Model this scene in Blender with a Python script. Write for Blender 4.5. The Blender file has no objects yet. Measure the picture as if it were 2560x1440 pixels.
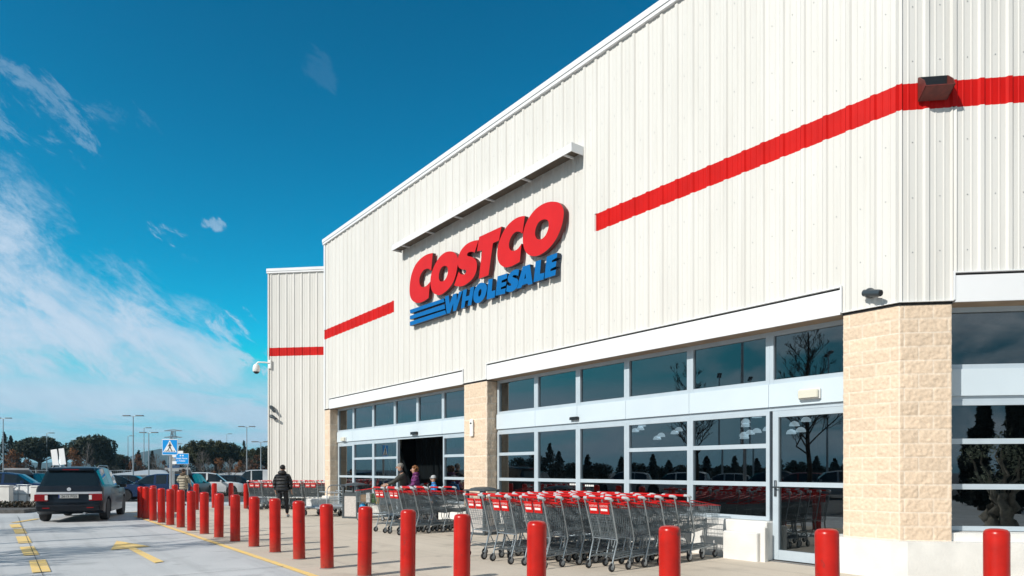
import bpy, math, random
from mathutils import Vector, Matrix, noise
from mathutils.geometry import tessellate_polygon
random.seed(7)
R = math.radians
sc = bpy.context.scene
COL = sc.collection
V = Vector

# ------------------------------------------------------------------ camera model (survey helper)
F, HOR, EYE = 1690.0, 1175.0, 1.6
def ray(px, py): return V(((px-1280)/F, 1.0, (HOR-py)/F))
def gz(y): return 0.0 if y < 28 else -0.012*(min(y, 130)-28)
def G(px, py):                                   # ground point seen at a pixel of the photograph
    y = 28.0
    for _ in range(8):
        y = (EYE-gz(y))*F/(py-HOR)
    return V(((px-1280)/F*y, y, gz(y)))
def AT(px, y): return V(((px-1280)/F*y, y, gz(y)))
def HT(py, y): return EYE+(HOR-py)/F*y            # world height of a pixel row at depth y
U = V((-0.60526, 0.79603, 0)); N = V((0.79603, 0.60526, 0))      # facade: along (to the left), inward
E_ = V((0.99086, -0.13489, 0)); M_ = V((0.13489, 0.99086, 0))    # side wall: along (to the right), inward
C0 = V((5.694, 9.941, 0)); D0 = 10.55
def frame(o, x, y): return Matrix(((x.x, y.x, 0, o.x), (x.y, y.y, 0, o.y), (0, 0, 1, o.z), (0, 0, 0, 1)))
FM = frame(C0, U, -N)                            # facade frame: x = s (left), y = outward
RM = FM.inverted() @ frame(C0, -E_, -M_)         # side wall in facade frame: x = -r
BO = V((-8.6, 31.04, 0)); BM = FM.inverted() @ frame(BO, -E_, -M_)
def FS(px, py, o=0.0):                           # pixel -> (s, height) on the facade plane at offset o
    r = ray(px, py); t = (D0-o)/(N.x*r.x+N.y*r.y); p = r*t
    return ((p.x-C0.x)*U.x+(p.y-C0.y)*U.y, EYE+p.z)

PITCH, RH = .372, .029
# ------------------------------------------------------------------ materials
def nt(m): return m.node_tree.nodes, m.node_tree.links
MATS = {}
def mat(name, col, rough=.5, metal=0, var=None, bump=None, spec=.5, coat=0, dirt=None):
    if name in MATS: return MATS[name]
    m = bpy.data.materials.new(name); m.use_nodes = True; n, l = nt(m); b = n['Principled BSDF']
    b.inputs['Base Color'].default_value = (*col, 1); b.inputs['Roughness'].default_value = rough
    b.inputs['Metallic'].default_value = metal; b.inputs['Specular IOR Level'].default_value = spec
    b.inputs['Coat Weight'].default_value = coat; b.inputs['Coat Roughness'].default_value = .06
    tc = n.new('ShaderNodeTexCoord') ; src = tc.outputs['Object']
    if var:
        sc_, amt = var[:2]; c2 = var[2] if len(var) > 2 else tuple(c*(1-amt) for c in col)
        t = n.new('ShaderNodeTexNoise'); t.inputs['Scale'].default_value = sc_; t.inputs['Detail'].default_value = 5
        l.new(src, t.inputs['Vector'])
        rp = n.new('ShaderNodeValToRGB'); rp.color_ramp.elements[0].position = .35; rp.color_ramp.elements[1].position = .68
        rp.color_ramp.elements[0].color = (*c2, 1); rp.color_ramp.elements[1].color = (*col, 1)
        l.new(t.outputs['Fac'], rp.inputs['Fac']); l.new(rp.outputs['Color'], b.inputs['Base Color'])
    if bump:
        t2 = n.new('ShaderNodeTexNoise'); t2.inputs['Scale'].default_value = bump[0]; t2.inputs['Detail'].default_value = 6
        l.new(src, t2.inputs['Vector'])
        bp = n.new('ShaderNodeBump'); bp.inputs['Strength'].default_value = bump[1]; bp.inputs['Distance'].default_value = bump[2] if len(bump) > 2 else .02
        l.new(t2.outputs['Fac'], bp.inputs['Height']); l.new(bp.outputs['Normal'], b.inputs['Normal'])
    MATS[name] = m; return m
def math_(n, l, op, a, b=None, clamp=False):
    x = n.new('ShaderNodeMath'); x.operation = op; x.use_clamp = clamp
    for i, q in enumerate((a, b)):
        if q is None: continue
        if isinstance(q, (int, float)): x.inputs[i].default_value = q
        else: l.new(q, x.inputs[i])
    return x.outputs[0]
def mixc(n, l, fac, a, b):
    x = n.new('ShaderNodeMix'); x.data_type = 'RGBA'
    for i, q in ((0, fac), (6, a), (7, b)):
        if isinstance(q, (int, float)): x.inputs[i].default_value = q
        elif isinstance(q, tuple): x.inputs[i].default_value = (*q, 1)
        else: l.new(q, x.inputs[i])
    return x.outputs[2]
def paving(name, col, col2, joint, jx, jy, jw, angle, rough=.85, stain=.35):
    m = bpy.data.materials.new(name); m.use_nodes = True; n, l = nt(m); b = n['Principled BSDF']
    g = n.new('ShaderNodeNewGeometry'); mp = n.new('ShaderNodeMapping'); mp.inputs['Rotation'].default_value = (0, 0, angle)
    l.new(g.outputs['Position'], mp.inputs['Vector']); sx = n.new('ShaderNodeSeparateXYZ'); l.new(mp.outputs[0], sx.inputs[0])
    def line(o, sp, off):
        a = math_(n, l, 'ADD', o, 1000.0+off); a = math_(n, l, 'MODULO', a, sp); a = math_(n, l, 'SUBTRACT', a, sp/2)
        a = math_(n, l, 'ABSOLUTE', a); return math_(n, l, 'GREATER_THAN', a, sp/2-jw)
    j = math_(n, l, 'MAXIMUM', line(sx.outputs[0], jx, .7), line(sx.outputs[1], jy, 1.9))
    def ns(scale, det, lo, hi):
        t = n.new('ShaderNodeTexNoise'); t.inputs['Scale'].default_value = scale; t.inputs['Detail'].default_value = det
        l.new(g.outputs['Position'], t.inputs['Vector'])
        q = n.new('ShaderNodeMapRange'); q.inputs[1].default_value = lo; q.inputs[2].default_value = hi; l.new(t.outputs['Fac'], q.inputs[0]); return q.outputs[0]
    c = mixc(n, l, ns(.35, 8, .38, .66), col2, col)
    c = mixc(n, l, math_(n, l, 'MULTIPLY', ns(1.7, 9, .56, .74), stain), c, tuple(v*.55 for v in col2))
    c = mixc(n, l, math_(n, l, 'MULTIPLY', ns(45, 3, .45, .75), .22), c, tuple(v*.5 for v in col2))
    ms = n.new('ShaderNodeMapping'); ms.inputs['Scale'].default_value = (.10, 2.6, 1); l.new(mp.outputs[0], ms.inputs['Vector'])
    ts = n.new('ShaderNodeTexNoise'); ts.inputs['Scale'].default_value = 1.3; ts.inputs['Detail'].default_value = 5; l.new(ms.outputs[0], ts.inputs['Vector'])
    qs = n.new('ShaderNodeMapRange'); qs.inputs[1].default_value = .52; qs.inputs[2].default_value = .74; l.new(ts.outputs['Fac'], qs.inputs[0])
    c = mixc(n, l, math_(n, l, 'MULTIPLY', qs.outputs[0], stain*.6), c, tuple(v*.5 for v in col2))
    vo = n.new('ShaderNodeTexVoronoi'); vo.inputs['Scale'].default_value = .9; l.new(g.outputs['Position'], vo.inputs['Vector'])
    qv = n.new('ShaderNodeMapRange'); qv.inputs[1].default_value = .13; qv.inputs[2].default_value = .05; l.new(vo.outputs['Distance'], qv.inputs[0])
    c = mixc(n, l, math_(n, l, 'MULTIPLY', math_(n, l, 'MULTIPLY', qv.outputs[0], ns(3., 6, .40, .60)), .8), c, tuple(v*.4 for v in col2))
    c = mixc(n, l, math_(n, l, 'MULTIPLY', j, .75), c, joint)
    l.new(c, b.inputs['Base Color']); b.inputs['Roughness'].default_value = rough
    t2 = n.new('ShaderNodeTexNoise'); t2.inputs['Scale'].default_value = 60; l.new(g.outputs['Position'], t2.inputs['Vector'])
    bp = n.new('ShaderNodeBump'); bp.inputs['Strength'].default_value = .25; bp.inputs['Distance'].default_value = .004
    l.new(t2.outputs['Fac'], bp.inputs['Height']); l.new(bp.outputs['Normal'], b.inputs['Normal'])
    return m
def glassmat(name, tint, ior):
    m = bpy.data.materials.new(name); m.use_nodes = True; n, l = nt(m); n.remove(n['Principled BSDF'])
    out = n['Material Output']; tr = n.new('ShaderNodeBsdfTransparent'); tr.inputs[0].default_value = (*tint, 1)
    gl = n.new('ShaderNodeBsdfAnisotropic'); gl.inputs['Roughness'].default_value = .004; gl.inputs[0].default_value = (.9, .97, 1, 1)
    fr = n.new('ShaderNodeFresnel'); fr.inputs['IOR'].default_value = ior
    mx = n.new('ShaderNodeMixShader'); l.new(math_(n, l, 'ADD', math_(n, l, 'MULTIPLY', fr.outputs[0], .6), .16), mx.inputs[0]); l.new(tr.outputs[0], mx.inputs[1]); l.new(gl.outputs[0], mx.inputs[2])
    l.new(mx.outputs[0], out.inputs['Surface']); return m
def emit(name, col, s):
    m = bpy.data.materials.new(name); m.use_nodes = True; b = m.node_tree.nodes['Principled BSDF']
    b.inputs['Base Color'].default_value = (*col, 1); b.inputs['Emission Color'].default_value = (*col, 1); b.inputs['Emission Strength'].default_value = s
    return m
def siding(name, col, col2):
    m = bpy.data.materials.new(name); m.use_nodes = True; n, l = nt(m); b = n['Principled BSDF']
    tc = n.new('ShaderNodeTexCoord'); mp = n.new('ShaderNodeMapping'); mp.inputs['Scale'].default_value = (1, 1, .12)
    l.new(tc.outputs['Object'], mp.inputs['Vector'])
    t = n.new('ShaderNodeTexNoise'); t.inputs['Scale'].default_value = 2.2; t.inputs['Detail'].default_value = 7; l.new(mp.outputs[0], t.inputs['Vector'])
    q = n.new('ShaderNodeMapRange'); q.inputs[1].default_value = .35; q.inputs[2].default_value = .7; l.new(t.outputs['Fac'], q.inputs[0])
    sx = n.new('ShaderNodeSeparateXYZ'); l.new(tc.outputs['Object'], sx.inputs[0])
    pn = n.new('ShaderNodeTexWhiteNoise'); pn.noise_dimensions = '1D'; l.new(math_(n, l, 'FLOOR', math_(n, l, 'DIVIDE', math_(n, l, 'SUBTRACT', sx.outputs[0], .06), PITCH*3)), pn.inputs['W'])
    c = mixc(n, l, math_(n, l, 'MULTIPLY', pn.outputs['Value'], .07), mixc(n, l, q.outputs[0], col2, col), (.40, .39, .36))
    mp2 = n.new('ShaderNodeMapping'); mp2.inputs['Scale'].default_value = (9, 9, .35); l.new(tc.outputs['Object'], mp2.inputs['Vector'])
    t3 = n.new('ShaderNodeTexNoise'); t3.inputs['Scale'].default_value = 1.; t3.inputs['Detail'].default_value = 6; l.new(mp2.outputs[0], t3.inputs['Vector'])
    q3 = n.new('ShaderNodeMapRange'); q3.inputs[1].default_value = .54; q3.inputs[2].default_value = .8; l.new(t3.outputs['Fac'], q3.inputs[0])
    c = mixc(n, l, math_(n, l, 'MULTIPLY', q3.outputs[0], .22), c, (.36, .33, .28))
    l.new(c, b.inputs['Base Color']); b.inputs['Roughness'].default_value = .5; b.inputs['Specular IOR Level'].default_value = .3
    return m

WALL = siding('cream steel siding', (.718, .704, .668), (.665, .65, .612))
REDP = mat('red stripe paint', (.60, .008, .006), .55, var=(1.5, .18), spec=.15)
TRIM = mat('white trim paint', (.80, .81, .82), .4, var=(1.2, .06))
ALU = mat('blue grey aluminium', (.52, .60, .66), .38, .15, var=(3, .08))
HEAD = mat('pale header panel', (.60, .69, .75), .42, var=(1.0, .06))
DARK = mat('dark gap', (.012, .012, .013), .8)
BLACK = mat('black plastic', (.012, .012, .014), .35)
PLIN = mat('white plinth render', (.78, .765, .73), .8, var=(2.5, .14), bump=(30, .25))
BOLL = mat('glossy red bollard', (.52, .013, .006), .30, var=(6, .22), spec=.35)
def grime(m):
    n, l = nt(m); b = n['Principled BSDF']; lk = b.inputs['Base Color'].links[0].from_socket
    tc = n.new('ShaderNodeTexCoord'); sx = n.new('ShaderNodeSeparateXYZ'); l.new(tc.outputs['Object'], sx.inputs[0])
    oi = n.new('ShaderNodeObjectInfo'); vm = n.new('ShaderNodeVectorMath'); vm.operation = 'ADD'; l.new(tc.outputs['Object'], vm.inputs[0]); cv = n.new('ShaderNodeCombineXYZ'); l.new(math_(n, l, 'MULTIPLY', oi.outputs['Random'], 40.), cv.inputs[2]); l.new(cv.outputs[0], vm.inputs[1])
    t = n.new('ShaderNodeTexNoise'); t.inputs['Scale'].default_value = 9; t.inputs['Detail'].default_value = 8; l.new(vm.outputs[0], t.inputs['Vector'])
    low = n.new('ShaderNodeMapRange'); low.inputs[1].default_value = .32; low.inputs[2].default_value = .0; l.new(sx.outputs[2], low.inputs[0])
    f = math_(n, l, 'MULTIPLY', low.outputs[0], math_(n, l, 'MULTIPLY', t.outputs['Fac'], 1.3), True)
    c = mixc(n, l, math_(n, l, 'MULTIPLY', f, .6), lk, (.20, .09, .06))
    t2 = n.new('ShaderNodeTexNoise'); t2.inputs['Scale'].default_value = 5; t2.inputs['Detail'].default_value = 10; t2.inputs['Roughness'].default_value = .75; l.new(vm.outputs[0], t2.inputs['Vector'])
    q = n.new('ShaderNodeMapRange'); q.inputs[1].default_value = .60; q.inputs[2].default_value = .66; l.new(t2.outputs['Fac'], q.inputs[0])
    c = mixc(n, l, math_(n, l, 'MULTIPLY', q.outputs[0], .7), c, (.10, .03, .025)); l.new(c, b.inputs['Base Color'])
grime(BOLL)
SRED = mat('sign red', (.62, .018, .020), .5, var=(2, .1), spec=.15)
SBLU = mat('sign blue', (.002, .135, .40), .5, var=(2, .1), spec=.15)
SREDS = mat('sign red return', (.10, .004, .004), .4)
ZINC = mat('zinc frame', (.36, .41, .44), .34, .6, var=(20, .2))
ZFR = MATS['zinc frame']
ZINC = mat('zinc wire', (.20, .245, .27), .38, .55, var=(20, .25))
ZINCD = mat('zinc wire weathered', (.20, .235, .26), .45, .6)
CRED = mat('cart red plastic', (.58, .012, .012), .45, var=(9, .2), spec=.2)
RUB = mat('rubber', (.018, .018, .02), .7)
GREYP = mat('grey plastic', (.28, .30, .31), .5)
WHITE = mat('white plastic', (.78, .78, .76), .4)
GLASS = glassmat('tinted shop glass', (.22, .28, .31), 1.5)
CGLASS = mat('car glass', (.006, .012, .016), .05, 0, spec=.8)
STEEL = mat('galvanised steel', (.42, .46, .49), .4, .5, var=(5, .15))
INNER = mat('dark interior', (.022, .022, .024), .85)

# ------------------------------------------------------------------ mesh builder
class MB:
    def __init__(s, M=None): s.v = []; s.f = []; s.M = M or Matrix.Identity(4); s.col = None
    def add(s, vs, fs):
        o = len(s.v); M = s.M
        s.v += [M @ V(p) for p in vs]; s.f += [tuple(i+o for i in f) for f in fs]
    def bx(s, x0, y0, z0, x1, y1, z1):
        if x1 < x0: x0, x1 = x1, x0
        if y1 < y0: y0, y1 = y1, y0
        s.add([(x0,y0,z0),(x1,y0,z0),(x1,y1,z0),(x0,y1,z0),(x0,y0,z1),(x1,y0,z1),(x1,y1,z1),(x0,y1,z1)],
              [(3,2,1,0),(4,5,6,7),(0,1,5,4),(1,2,6,5),(2,3,7,6),(3,0,4,7)]); return s
    def rbx(s, x0, y0, z0, x1, y1, z1, b=.01):       # box with chamfered vertical edges and top
        P = [(x0+b,y0),(x1-b,y0),(x1,y0+b),(x1,y1-b),(x1-b,y1),(x0+b,y1),(x0,y1-b),(x0,y0+b)]
        cx, cy = (x0+x1)/2, (y0+y1)/2
        kx = 1-2*b/max(abs(x1-x0), 4*b); ky = 1-2*b/max(abs(y1-y0), 4*b)
        Q = [(cx+(x-cx)*kx, cy+(y-cy)*ky) for x, y in P]
        vs = [(x,y,z0) for x,y in P]+[(x,y,z1-b) for x,y in P]+[(x,y,z1) for x,y in Q]
        fs = [tuple(range(7,-1,-1)), tuple(range(16,24))]
        for k in (0, 8):
            fs += [(k+i, k+(i+1)%8, k+8+(i+1)%8, k+8+i) for i in range(8)]
        s.add(vs, fs); return s
    def tube(s, pts, r, n=6, caps=True, closed=False):
        pts = [V(p) for p in pts]; m = len(pts); rs = r if isinstance(r, (list, tuple)) else [r]*m
        vs = []; up = V((0,0,1))
        for i, p in enumerate(pts):
            if closed: t = pts[(i+1)%m]-pts[i-1]
            else: t = pts[min(i+1,m-1)]-pts[max(i-1,0)]
            t = t.normalized() if t.length > 1e-9 else V((0,0,1))
            a = t.cross(up if abs(t.z) < .95 else V((1,0,0))).normalized(); b = t.cross(a)
            vs += [p+(a*math.cos(2*math.pi*k/n)+b*math.sin(2*math.pi*k/n))*rs[i] for k in range(n)]
        fs = []
        for i in range(m if closed else m-1):
            j = (i+1) % m
            fs += [(i*n+k, i*n+(k+1)%n, j*n+(k+1)%n, j*n+k) for k in range(n)]
        if caps and not closed: fs += [tuple(range(n-1,-1,-1)), tuple((m-1)*n+k for k in range(n))]
        s.add(vs, fs); return s
    def lathe(s, prof, n=16, axis=None, c=(0,0,0)):  # profile (r, z) about +z, or about `axis` matrix
        A = axis or Matrix.Identity(4); c = V(c); vs = []
        for r, z in prof: vs += [c + A @ V((r*math.cos(2*math.pi*k/n), r*math.sin(2*math.pi*k/n), z)) for k in range(n)]
        fs = []
        for i in range(len(prof)-1): fs += [(i*n+k, i*n+(k+1)%n, (i+1)*n+(k+1)%n, (i+1)*n+k) for k in range(n)]
        fs += [tuple(range(n-1,-1,-1)), tuple((len(prof)-1)*n+k for k in range(n))]
        s.add(vs, fs); return s
    def prism(s, loops, fn, d0, d1):                 # flat outline(s) with holes, thickness d0..d1 along fn's third axis
        flat = [p for lp in loops for p in lp]; n = len(flat)
        tri = tessellate_polygon([[V((x, y, 0)) for x, y in lp] for lp in loops])
        vs = [fn(x, y, d1) for x, y in flat]+[fn(x, y, d0) for x, y in flat]
        fs = [tuple(t) for t in tri]+[tuple(i+n for i in reversed(t)) for t in tri]
        k = 0
        for lp in loops:
            q = len(lp); fs += [(k+i, k+(i+1)%q, n+k+(i+1)%q, n+k+i) for i in range(q)]; k += q
        s.add(vs, fs); return s
    def ell(s, c, r, n=12, m=8, rot=None):
        c = V(c); vs = []; Q = rot or Matrix.Identity(3)
        for i in range(m+1):
            th = math.pi*i/m
            vs += [c + Q @ V((r[0]*math.sin(th)*math.cos(2*math.pi*k/n), r[1]*math.sin(th)*math.sin(2*math.pi*k/n), r[2]*math.cos(th))) for k in range(n)]
        s.add(vs, [(i*n+k, (i+1)*n+k, (i+1)*n+(k+1)%n, i*n+(k+1)%n) for i in range(m) for k in range(n)]); return s
    def build(s, name, m, parent=None, smooth=False, sharp=None, fixn=False):
        me = bpy.data.meshes.new(name); me.from_pydata([tuple(p) for p in s.v], [], s.f); me.validate(); me.update()
        me.materials.append(m)
        if fixn:
            import bmesh
            b = bmesh.new(); b.from_mesh(me); bmesh.ops.remove_doubles(b, verts=b.verts, dist=1e-5); bmesh.ops.recalc_face_normals(b, faces=b.faces); b.to_mesh(me); b.free()
        if smooth:
            me.polygons.foreach_set('use_smooth', [True]*len(me.polygons))
            if sharp: me.set_sharp_from_angle(angle=R(sharp))
        o = bpy.data.objects.new(name, me); COL.objects.link(o)
        if parent: o.parent = parent
        return o
def tag(o, label=None, cat=None, group=None, kind=None):
    if label and not 4 <= len(label.split()) <= 16: print('LABEL', len(label.split()), label)
    if label: o['label'] = label
    if cat: o['category'] = cat
    if group: o['group'] = group
    if kind: o['kind'] = kind
    return o
def thing(name, label, cat, loc=(0,0,0), rz=0, group=None, M=None):
    o = bpy.data.objects.new(name, None); COL.objects.link(o); o.empty_display_size = .2
    if M is not None: o.matrix_world = M
    else: o.location = loc; o.rotation_euler = (0, 0, rz)
    return tag(o, label, cat, group)
KIDS = {}
def kids(o):
    if not KIDS:
        for q in bpy.data.objects:
            if q.parent: KIDS.setdefault(q.parent.name, []).append(q)
    return KIDS.get(o.name, [])
def dup(root, loc, rz, label, group=None):
    KIDS.clear()
    def cp(o, par):
        c = o.copy(); COL.objects.link(c); c.parent = par
        for ch in [q for q in kids(o)]: cp(ch, c)
        return c
    r = cp(root, None); r.location = loc; r.rotation_euler = (0, 0, rz); tag(r, label)
    if group: r['group'] = group
    return r
ORD = ['first','second','third','fourth','fifth','sixth','seventh','eighth','ninth','tenth','eleventh','twelfth','thirteenth','fourteenth','fifteenth','sixteenth','seventeenth','eighteenth','nineteenth','twentieth','twenty-first','twenty-second']
_fc = {}
def text_mesh(txt, size, name, m, parent, M, extrude=.001, align='CENTER', bold=0):
    cu = bpy.data.curves.new('t', 'FONT'); cu.body = txt; cu.size = size; cu.extrude = extrude; cu.align_x = align; cu.align_y = 'CENTER'; cu.offset = bold; cu.resolution_u = 3
    o = bpy.data.objects.new('t', cu); COL.objects.link(o)
    dg = bpy.context.evaluated_depsgraph_get(); me = bpy.data.meshes.new_from_object(o.evaluated_get(dg))
    bpy.data.objects.remove(o); bpy.data.curves.remove(cu)
    me.transform(M); me.materials.clear(); me.materials.append(m); me.name = name
    q = bpy.data.objects.new(name, me); COL.objects.link(q); q.parent = parent; return q

# ------------------------------------------------------------------ sky, sun, camera
SUN_AZ = V((0.772, 0.636, 0)).normalized(); SUN_EL = R(35)
w = bpy.data.worlds.new('World'); sc.world = w; w.use_nodes = True; n, l = nt(w)
bg = n['Background']; sky = n.new('ShaderNodeTexSky'); sky.sky_type = 'NISHITA'; sky.sun_disc = False
sky.sun_elevation = SUN_EL; sky.sun_rotation = math.atan2(-SUN_AZ.x, -SUN_AZ.y) % (2*math.pi); sky.air_density = 1.0; sky.dust_density = .3; sky.ozone_density = 2.0
tc = n.new('ShaderNodeTexCoord'); sp = n.new('ShaderNodeSeparateXYZ'); l.new(tc.outputs['Generated'], sp.inputs[0])
az = math_(n, l, 'ARCTAN2', sp.outputs[0], sp.outputs[1]); el = math_(n, l, 'ARCSINE', sp.outputs[2])
def cloudnoise(sa, se, ang, scale, det, seed, dist=.6, rough=.6):
    a = math_(n, l, 'ADD', math_(n, l, 'MULTIPLY', az, math.cos(ang)), math_(n, l, 'MULTIPLY', el, -math.sin(ang)))
    b = math_(n, l, 'ADD', math_(n, l, 'MULTIPLY', az, math.sin(ang)), math_(n, l, 'MULTIPLY', el, math.cos(ang)))
    cb = n.new('ShaderNodeCombineXYZ'); l.new(math_(n, l, 'MULTIPLY', a, sa), cb.inputs[0]); l.new(math_(n, l, 'MULTIPLY', b, se), cb.inputs[1]); cb.inputs[2].default_value = seed
    t = n.new('ShaderNodeTexNoise'); t.inputs['Scale'].default_value = scale; t.inputs['Detail'].default_value = det; t.inputs['Roughness'].default_value = rough; t.inputs['Distortion'].default_value = dist
    l.new(cb.outputs[0], t.inputs['Vector']); return t.outputs['Fac']
def mr(x, a, b, c=0., d=1.):
    q = n.new('ShaderNodeMapRange'); q.interpolation_type = 'SMOOTHSTEP'
    l.new(x, q.inputs[0])
    for i, k in enumerate((a, b, c, d)): q.inputs[i+1].default_value = k
    return q.outputs[0]
mul = lambda a, b: math_(n, l, 'MULTIPLY', a, b)
mx2 = lambda a, b: math_(n, l, 'MAXIMUM', a, b)
big = cloudnoise(1, 2.2, R(32), 4.4, 12, 3.1, .45, .66)
fine = cloudnoise(1, 2.3, R(34), 12, 13, 8.2, .35, .70)
nz = math_(n, l, 'ADD', mul(big, .68), mul(fine, .32))
# main bank, lower left of the view
g1 = math_(n, l, 'ADD', el, mul(math_(n, l, 'ADD', az, .648), .64)); bank = mr(g1, .455, .25)
thr = math_(n, l, 'SUBTRACT', .70, mul(bank, .335))
lowcut = mr(el, .055, .13)
c1 = mul(mul(mr(math_(n, l, 'SUBTRACT', nz, thr), -.035, .13), mr(fine, .28, .60, .5, 1.)), mul(bank, mul(lowcut, mul(mr(az, -.30, -.42), mr(az, -1.5, -1.1)))))
# low flat bank above the horizon
band = cloudnoise(1, 6, R(4), 4, 8, 1.4, .4)
c2 = mul(mr(band, .22, .55), mul(mr(el, .155, .09), mr(el, -.01, .02)))
# small separate wisps
def wisp(px, py, ra, re):
    a0 = math.atan((px-1280)/F); e0 = math.atan((HOR-py)/F*math.cos(a0))
    da = mul(math_(n, l, 'SUBTRACT', az, a0), 1/ra); de = mul(math_(n, l, 'SUBTRACT', el, e0), 1/re)
    d = math_(n, l, 'ADD', mul(da, da), mul(de, de))
    return mr(math_(n, l, 'ADD', d, mul(math_(n, l, 'SUBTRACT', .55, fine), 7.5)), .9, .0)
wis = None
for q in ((425, 585, .040, .020), (530, 558, .018, .010), (790, 172, .032, .028), (560, 850, .055, .050), (620, 905, .05, .028), (60, 285, .10, .05), (480, 640, .02, .01), (290, 300, .06, .03)):
    x = mul(wisp(*q), {425: .7, 560: .6, 620: .7, 530: .4, 60: .22, 790: .035}.get(q[0], .08)); wis = x if wis is None else mx2(wis, x)
# broken cumulus over the half of the sky behind the camera (seen in the glass)
ct = n.new('ShaderNodeTexNoise'); ct.inputs['Scale'].default_value = 6.5; ct.inputs['Detail'].default_value = 9; ct.inputs['Distortion'].default_value = .5
cm = n.new('ShaderNodeMapping'); cm.inputs['Scale'].default_value = (1, 1, 2.2); l.new(tc.outputs['Generated'], cm.inputs['Vector']); l.new(cm.outputs[0], ct.inputs['Vector']); cum = ct.outputs['Fac']
back = mul(mr(sp.outputs[1], .35, -.35), mr(sp.outputs[2], .85, .3))
c3 = mul(mr(cum, .40, .56), back)
wis = mul(wis, mr(fine, .36, .60))
cl = mx2(mx2(mul(c1, .92), mul(mul(c2, .88), mr(sp.outputs[1], -.25, .15))), mx2(mx2(wis, mul(mul(mr(el, .17, .0), .62), mr(sp.outputs[1], -.25, .15))), mul(c3, .85)))
# polarised, deep teal-blue sky as in the photograph
gm = n.new('ShaderNodeGamma'); gm.inputs[1].default_value = 1.55
mn = n.new('ShaderNodeVectorMath'); mn.operation = 'MINIMUM'; mn.inputs[1].default_value = (4.2, 4.2, 5.2); l.new(sky.outputs[0], mn.inputs[0]); l.new(mn.outputs[0], gm.inputs[0])
rgb = n.new('ShaderNodeMix'); rgb.data_type = 'RGBA'; rgb.blend_type = 'MULTIPLY'; rgb.inputs[0].default_value = 1
rgb.inputs[7].default_value = SKYMUL = (.014, .73, .66, 1)
l.new(gm.outputs[0], rgb.inputs[6])
ccol = mixc(n, l, fine, (4.2, 6.0, 8.0), (7.6, 8.7, 10.))
ccd = mixc(n, l, mr(sp.outputs[1], .35, -.35), ccol, mixc(n, l, fine, (2.2, 2.9, 3.7), (11., 11.6, 12.2)))
dk = n.new('ShaderNodeMix'); dk.data_type = 'RGBA'; l.new(mul(mr(sp.outputs[1], .35, -.35), .85), dk.inputs[0]); l.new(rgb.outputs[2], dk.inputs[6]); dk.inputs[7].default_value = (.85, 1.75, 2.7, 1)
l.new(mixc(n, l, cl, dk.outputs[2], ccd), bg.inputs['Color'])
bg.inputs['Strength'].default_value = .085
sl = bpy.data.lights.new('sun', 'SUN'); sl.energy = 4.2; sl.angle = R(.53); sl.color = (1, .955, .88)
so = bpy.data.objects.new('sun', sl); COL.objects.link(so)
sd = V((SUN_AZ.x*math.cos(SUN_EL), SUN_AZ.y*math.cos(SUN_EL), -math.sin(SUN_EL))); so.rotation_euler = sd.to_track_quat('-Z', 'Y').to_euler(); so.location = (-30, -32, 40)
cam = bpy.data.cameras.new('camera'); co = bpy.data.objects.new('camera', cam); COL.objects.link(co)
cam.sensor_fit = 'HORIZONTAL'; cam.sensor_width = 36; cam.lens = F/2560*36; cam.shift_y = (HOR-720)/2560; cam.clip_end = 20000; cam.clip_start = .05
co.location = (0, 0, EYE); co.rotation_euler = (R(90), 0, 0); sc.camera = co
sc.view_settings.view_transform = 'Standard'; sc.view_settings.look = 'None'; sc.view_settings.exposure = .15; sc.view_settings.gamma = 1
sc.cycles.max_bounces = 8; sc.cycles.transparent_max_bounces = 16
HAZE = True
# ------------------------------------------------------------------ ground
ANG = -math.atan2(U.y, U.x)
APR = paving('pavement concrete', (.64, .56, .46), (.55, .475, .385), (.26, .235, .20), 3.6, 3.6, .008, ANG, stain=.42)
ROAD = paving('road concrete', (.60, .605, .605), (.49, .50, .505), (.05, .055, .06), 900., 900., .012, ANG, stain=.5)
ASPH = paving('asphalt', (.085, .087, .09), (.06, .062, .065), (.06, .06, .06), 50, 50, .01, 0)
YEL = mat('worn yellow road paint', (.98, .66, .17), .75, var=(7, .3, (.80, .58, .28)))
JNT = mat('road joint', (.03,.032,.035), .9)
def sheet(name, m, poly, z, res=None):
    mb = MB(); mb.add([(p[0], p[1], gz(p[1])+z) for p in poly], [tuple(range(len(poly)))]); return mb.build(name, m)
mb = MB(); ys = [-3500, -300, -40, 28, 60, 130, 400, 3500]; xs = [-3500, -300, -60, 0, 60, 300, 3500]
for y in ys:
    for x in xs: mb.v.append(V((x, y, gz(y)-.012)))
k = len(xs)
for j in range(len(ys)-1):
    for i in range(k-1): mb.f.append((j*k+i, j*k+i+1, (j+1)*k+i+1, (j+1)*k+i))
tag(mb.build('ground', ASPH), kind='structure')
def onl(nd, x): return (x, (nd-N.x*x)/N.y)               # point of the line N.p = nd at given x
A1 = 3.86; B1 = 6.35
xi = (A1-N.y*B1/M_.y)/(N.x-N.y*M_.x/M_.y); yi = (B1-M_.x*xi)/M_.y
xl = -13.1; LP = onl(A1, xl)
road = [((-.9-N.y*28)/N.x, 28), onl(-.9, 14), (40, -6), (40, (B1-M_.x*40)/M_.y), (xi, yi), LP, (xl, 28)]
tag(sheet('road', ROAD, road, -.006), kind='structure')
lot = [(-60, 28), (xl, 28), (xl, 36), (-60, 36)]
tag(sheet('parking_lane', ROAD, lot, -.006), kind='structure')
apr = [LP, (xi, yi), (40, (B1-M_.x*40)/M_.y), (40, 28), (xl, 28)]
tag(sheet('pavement', APR, apr, .002), kind='structure')
tag(sheet('pavement', APR, [(xl, 28), (40, 28), (40, 36), (xl, 36)], .002), kind='structure')
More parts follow.
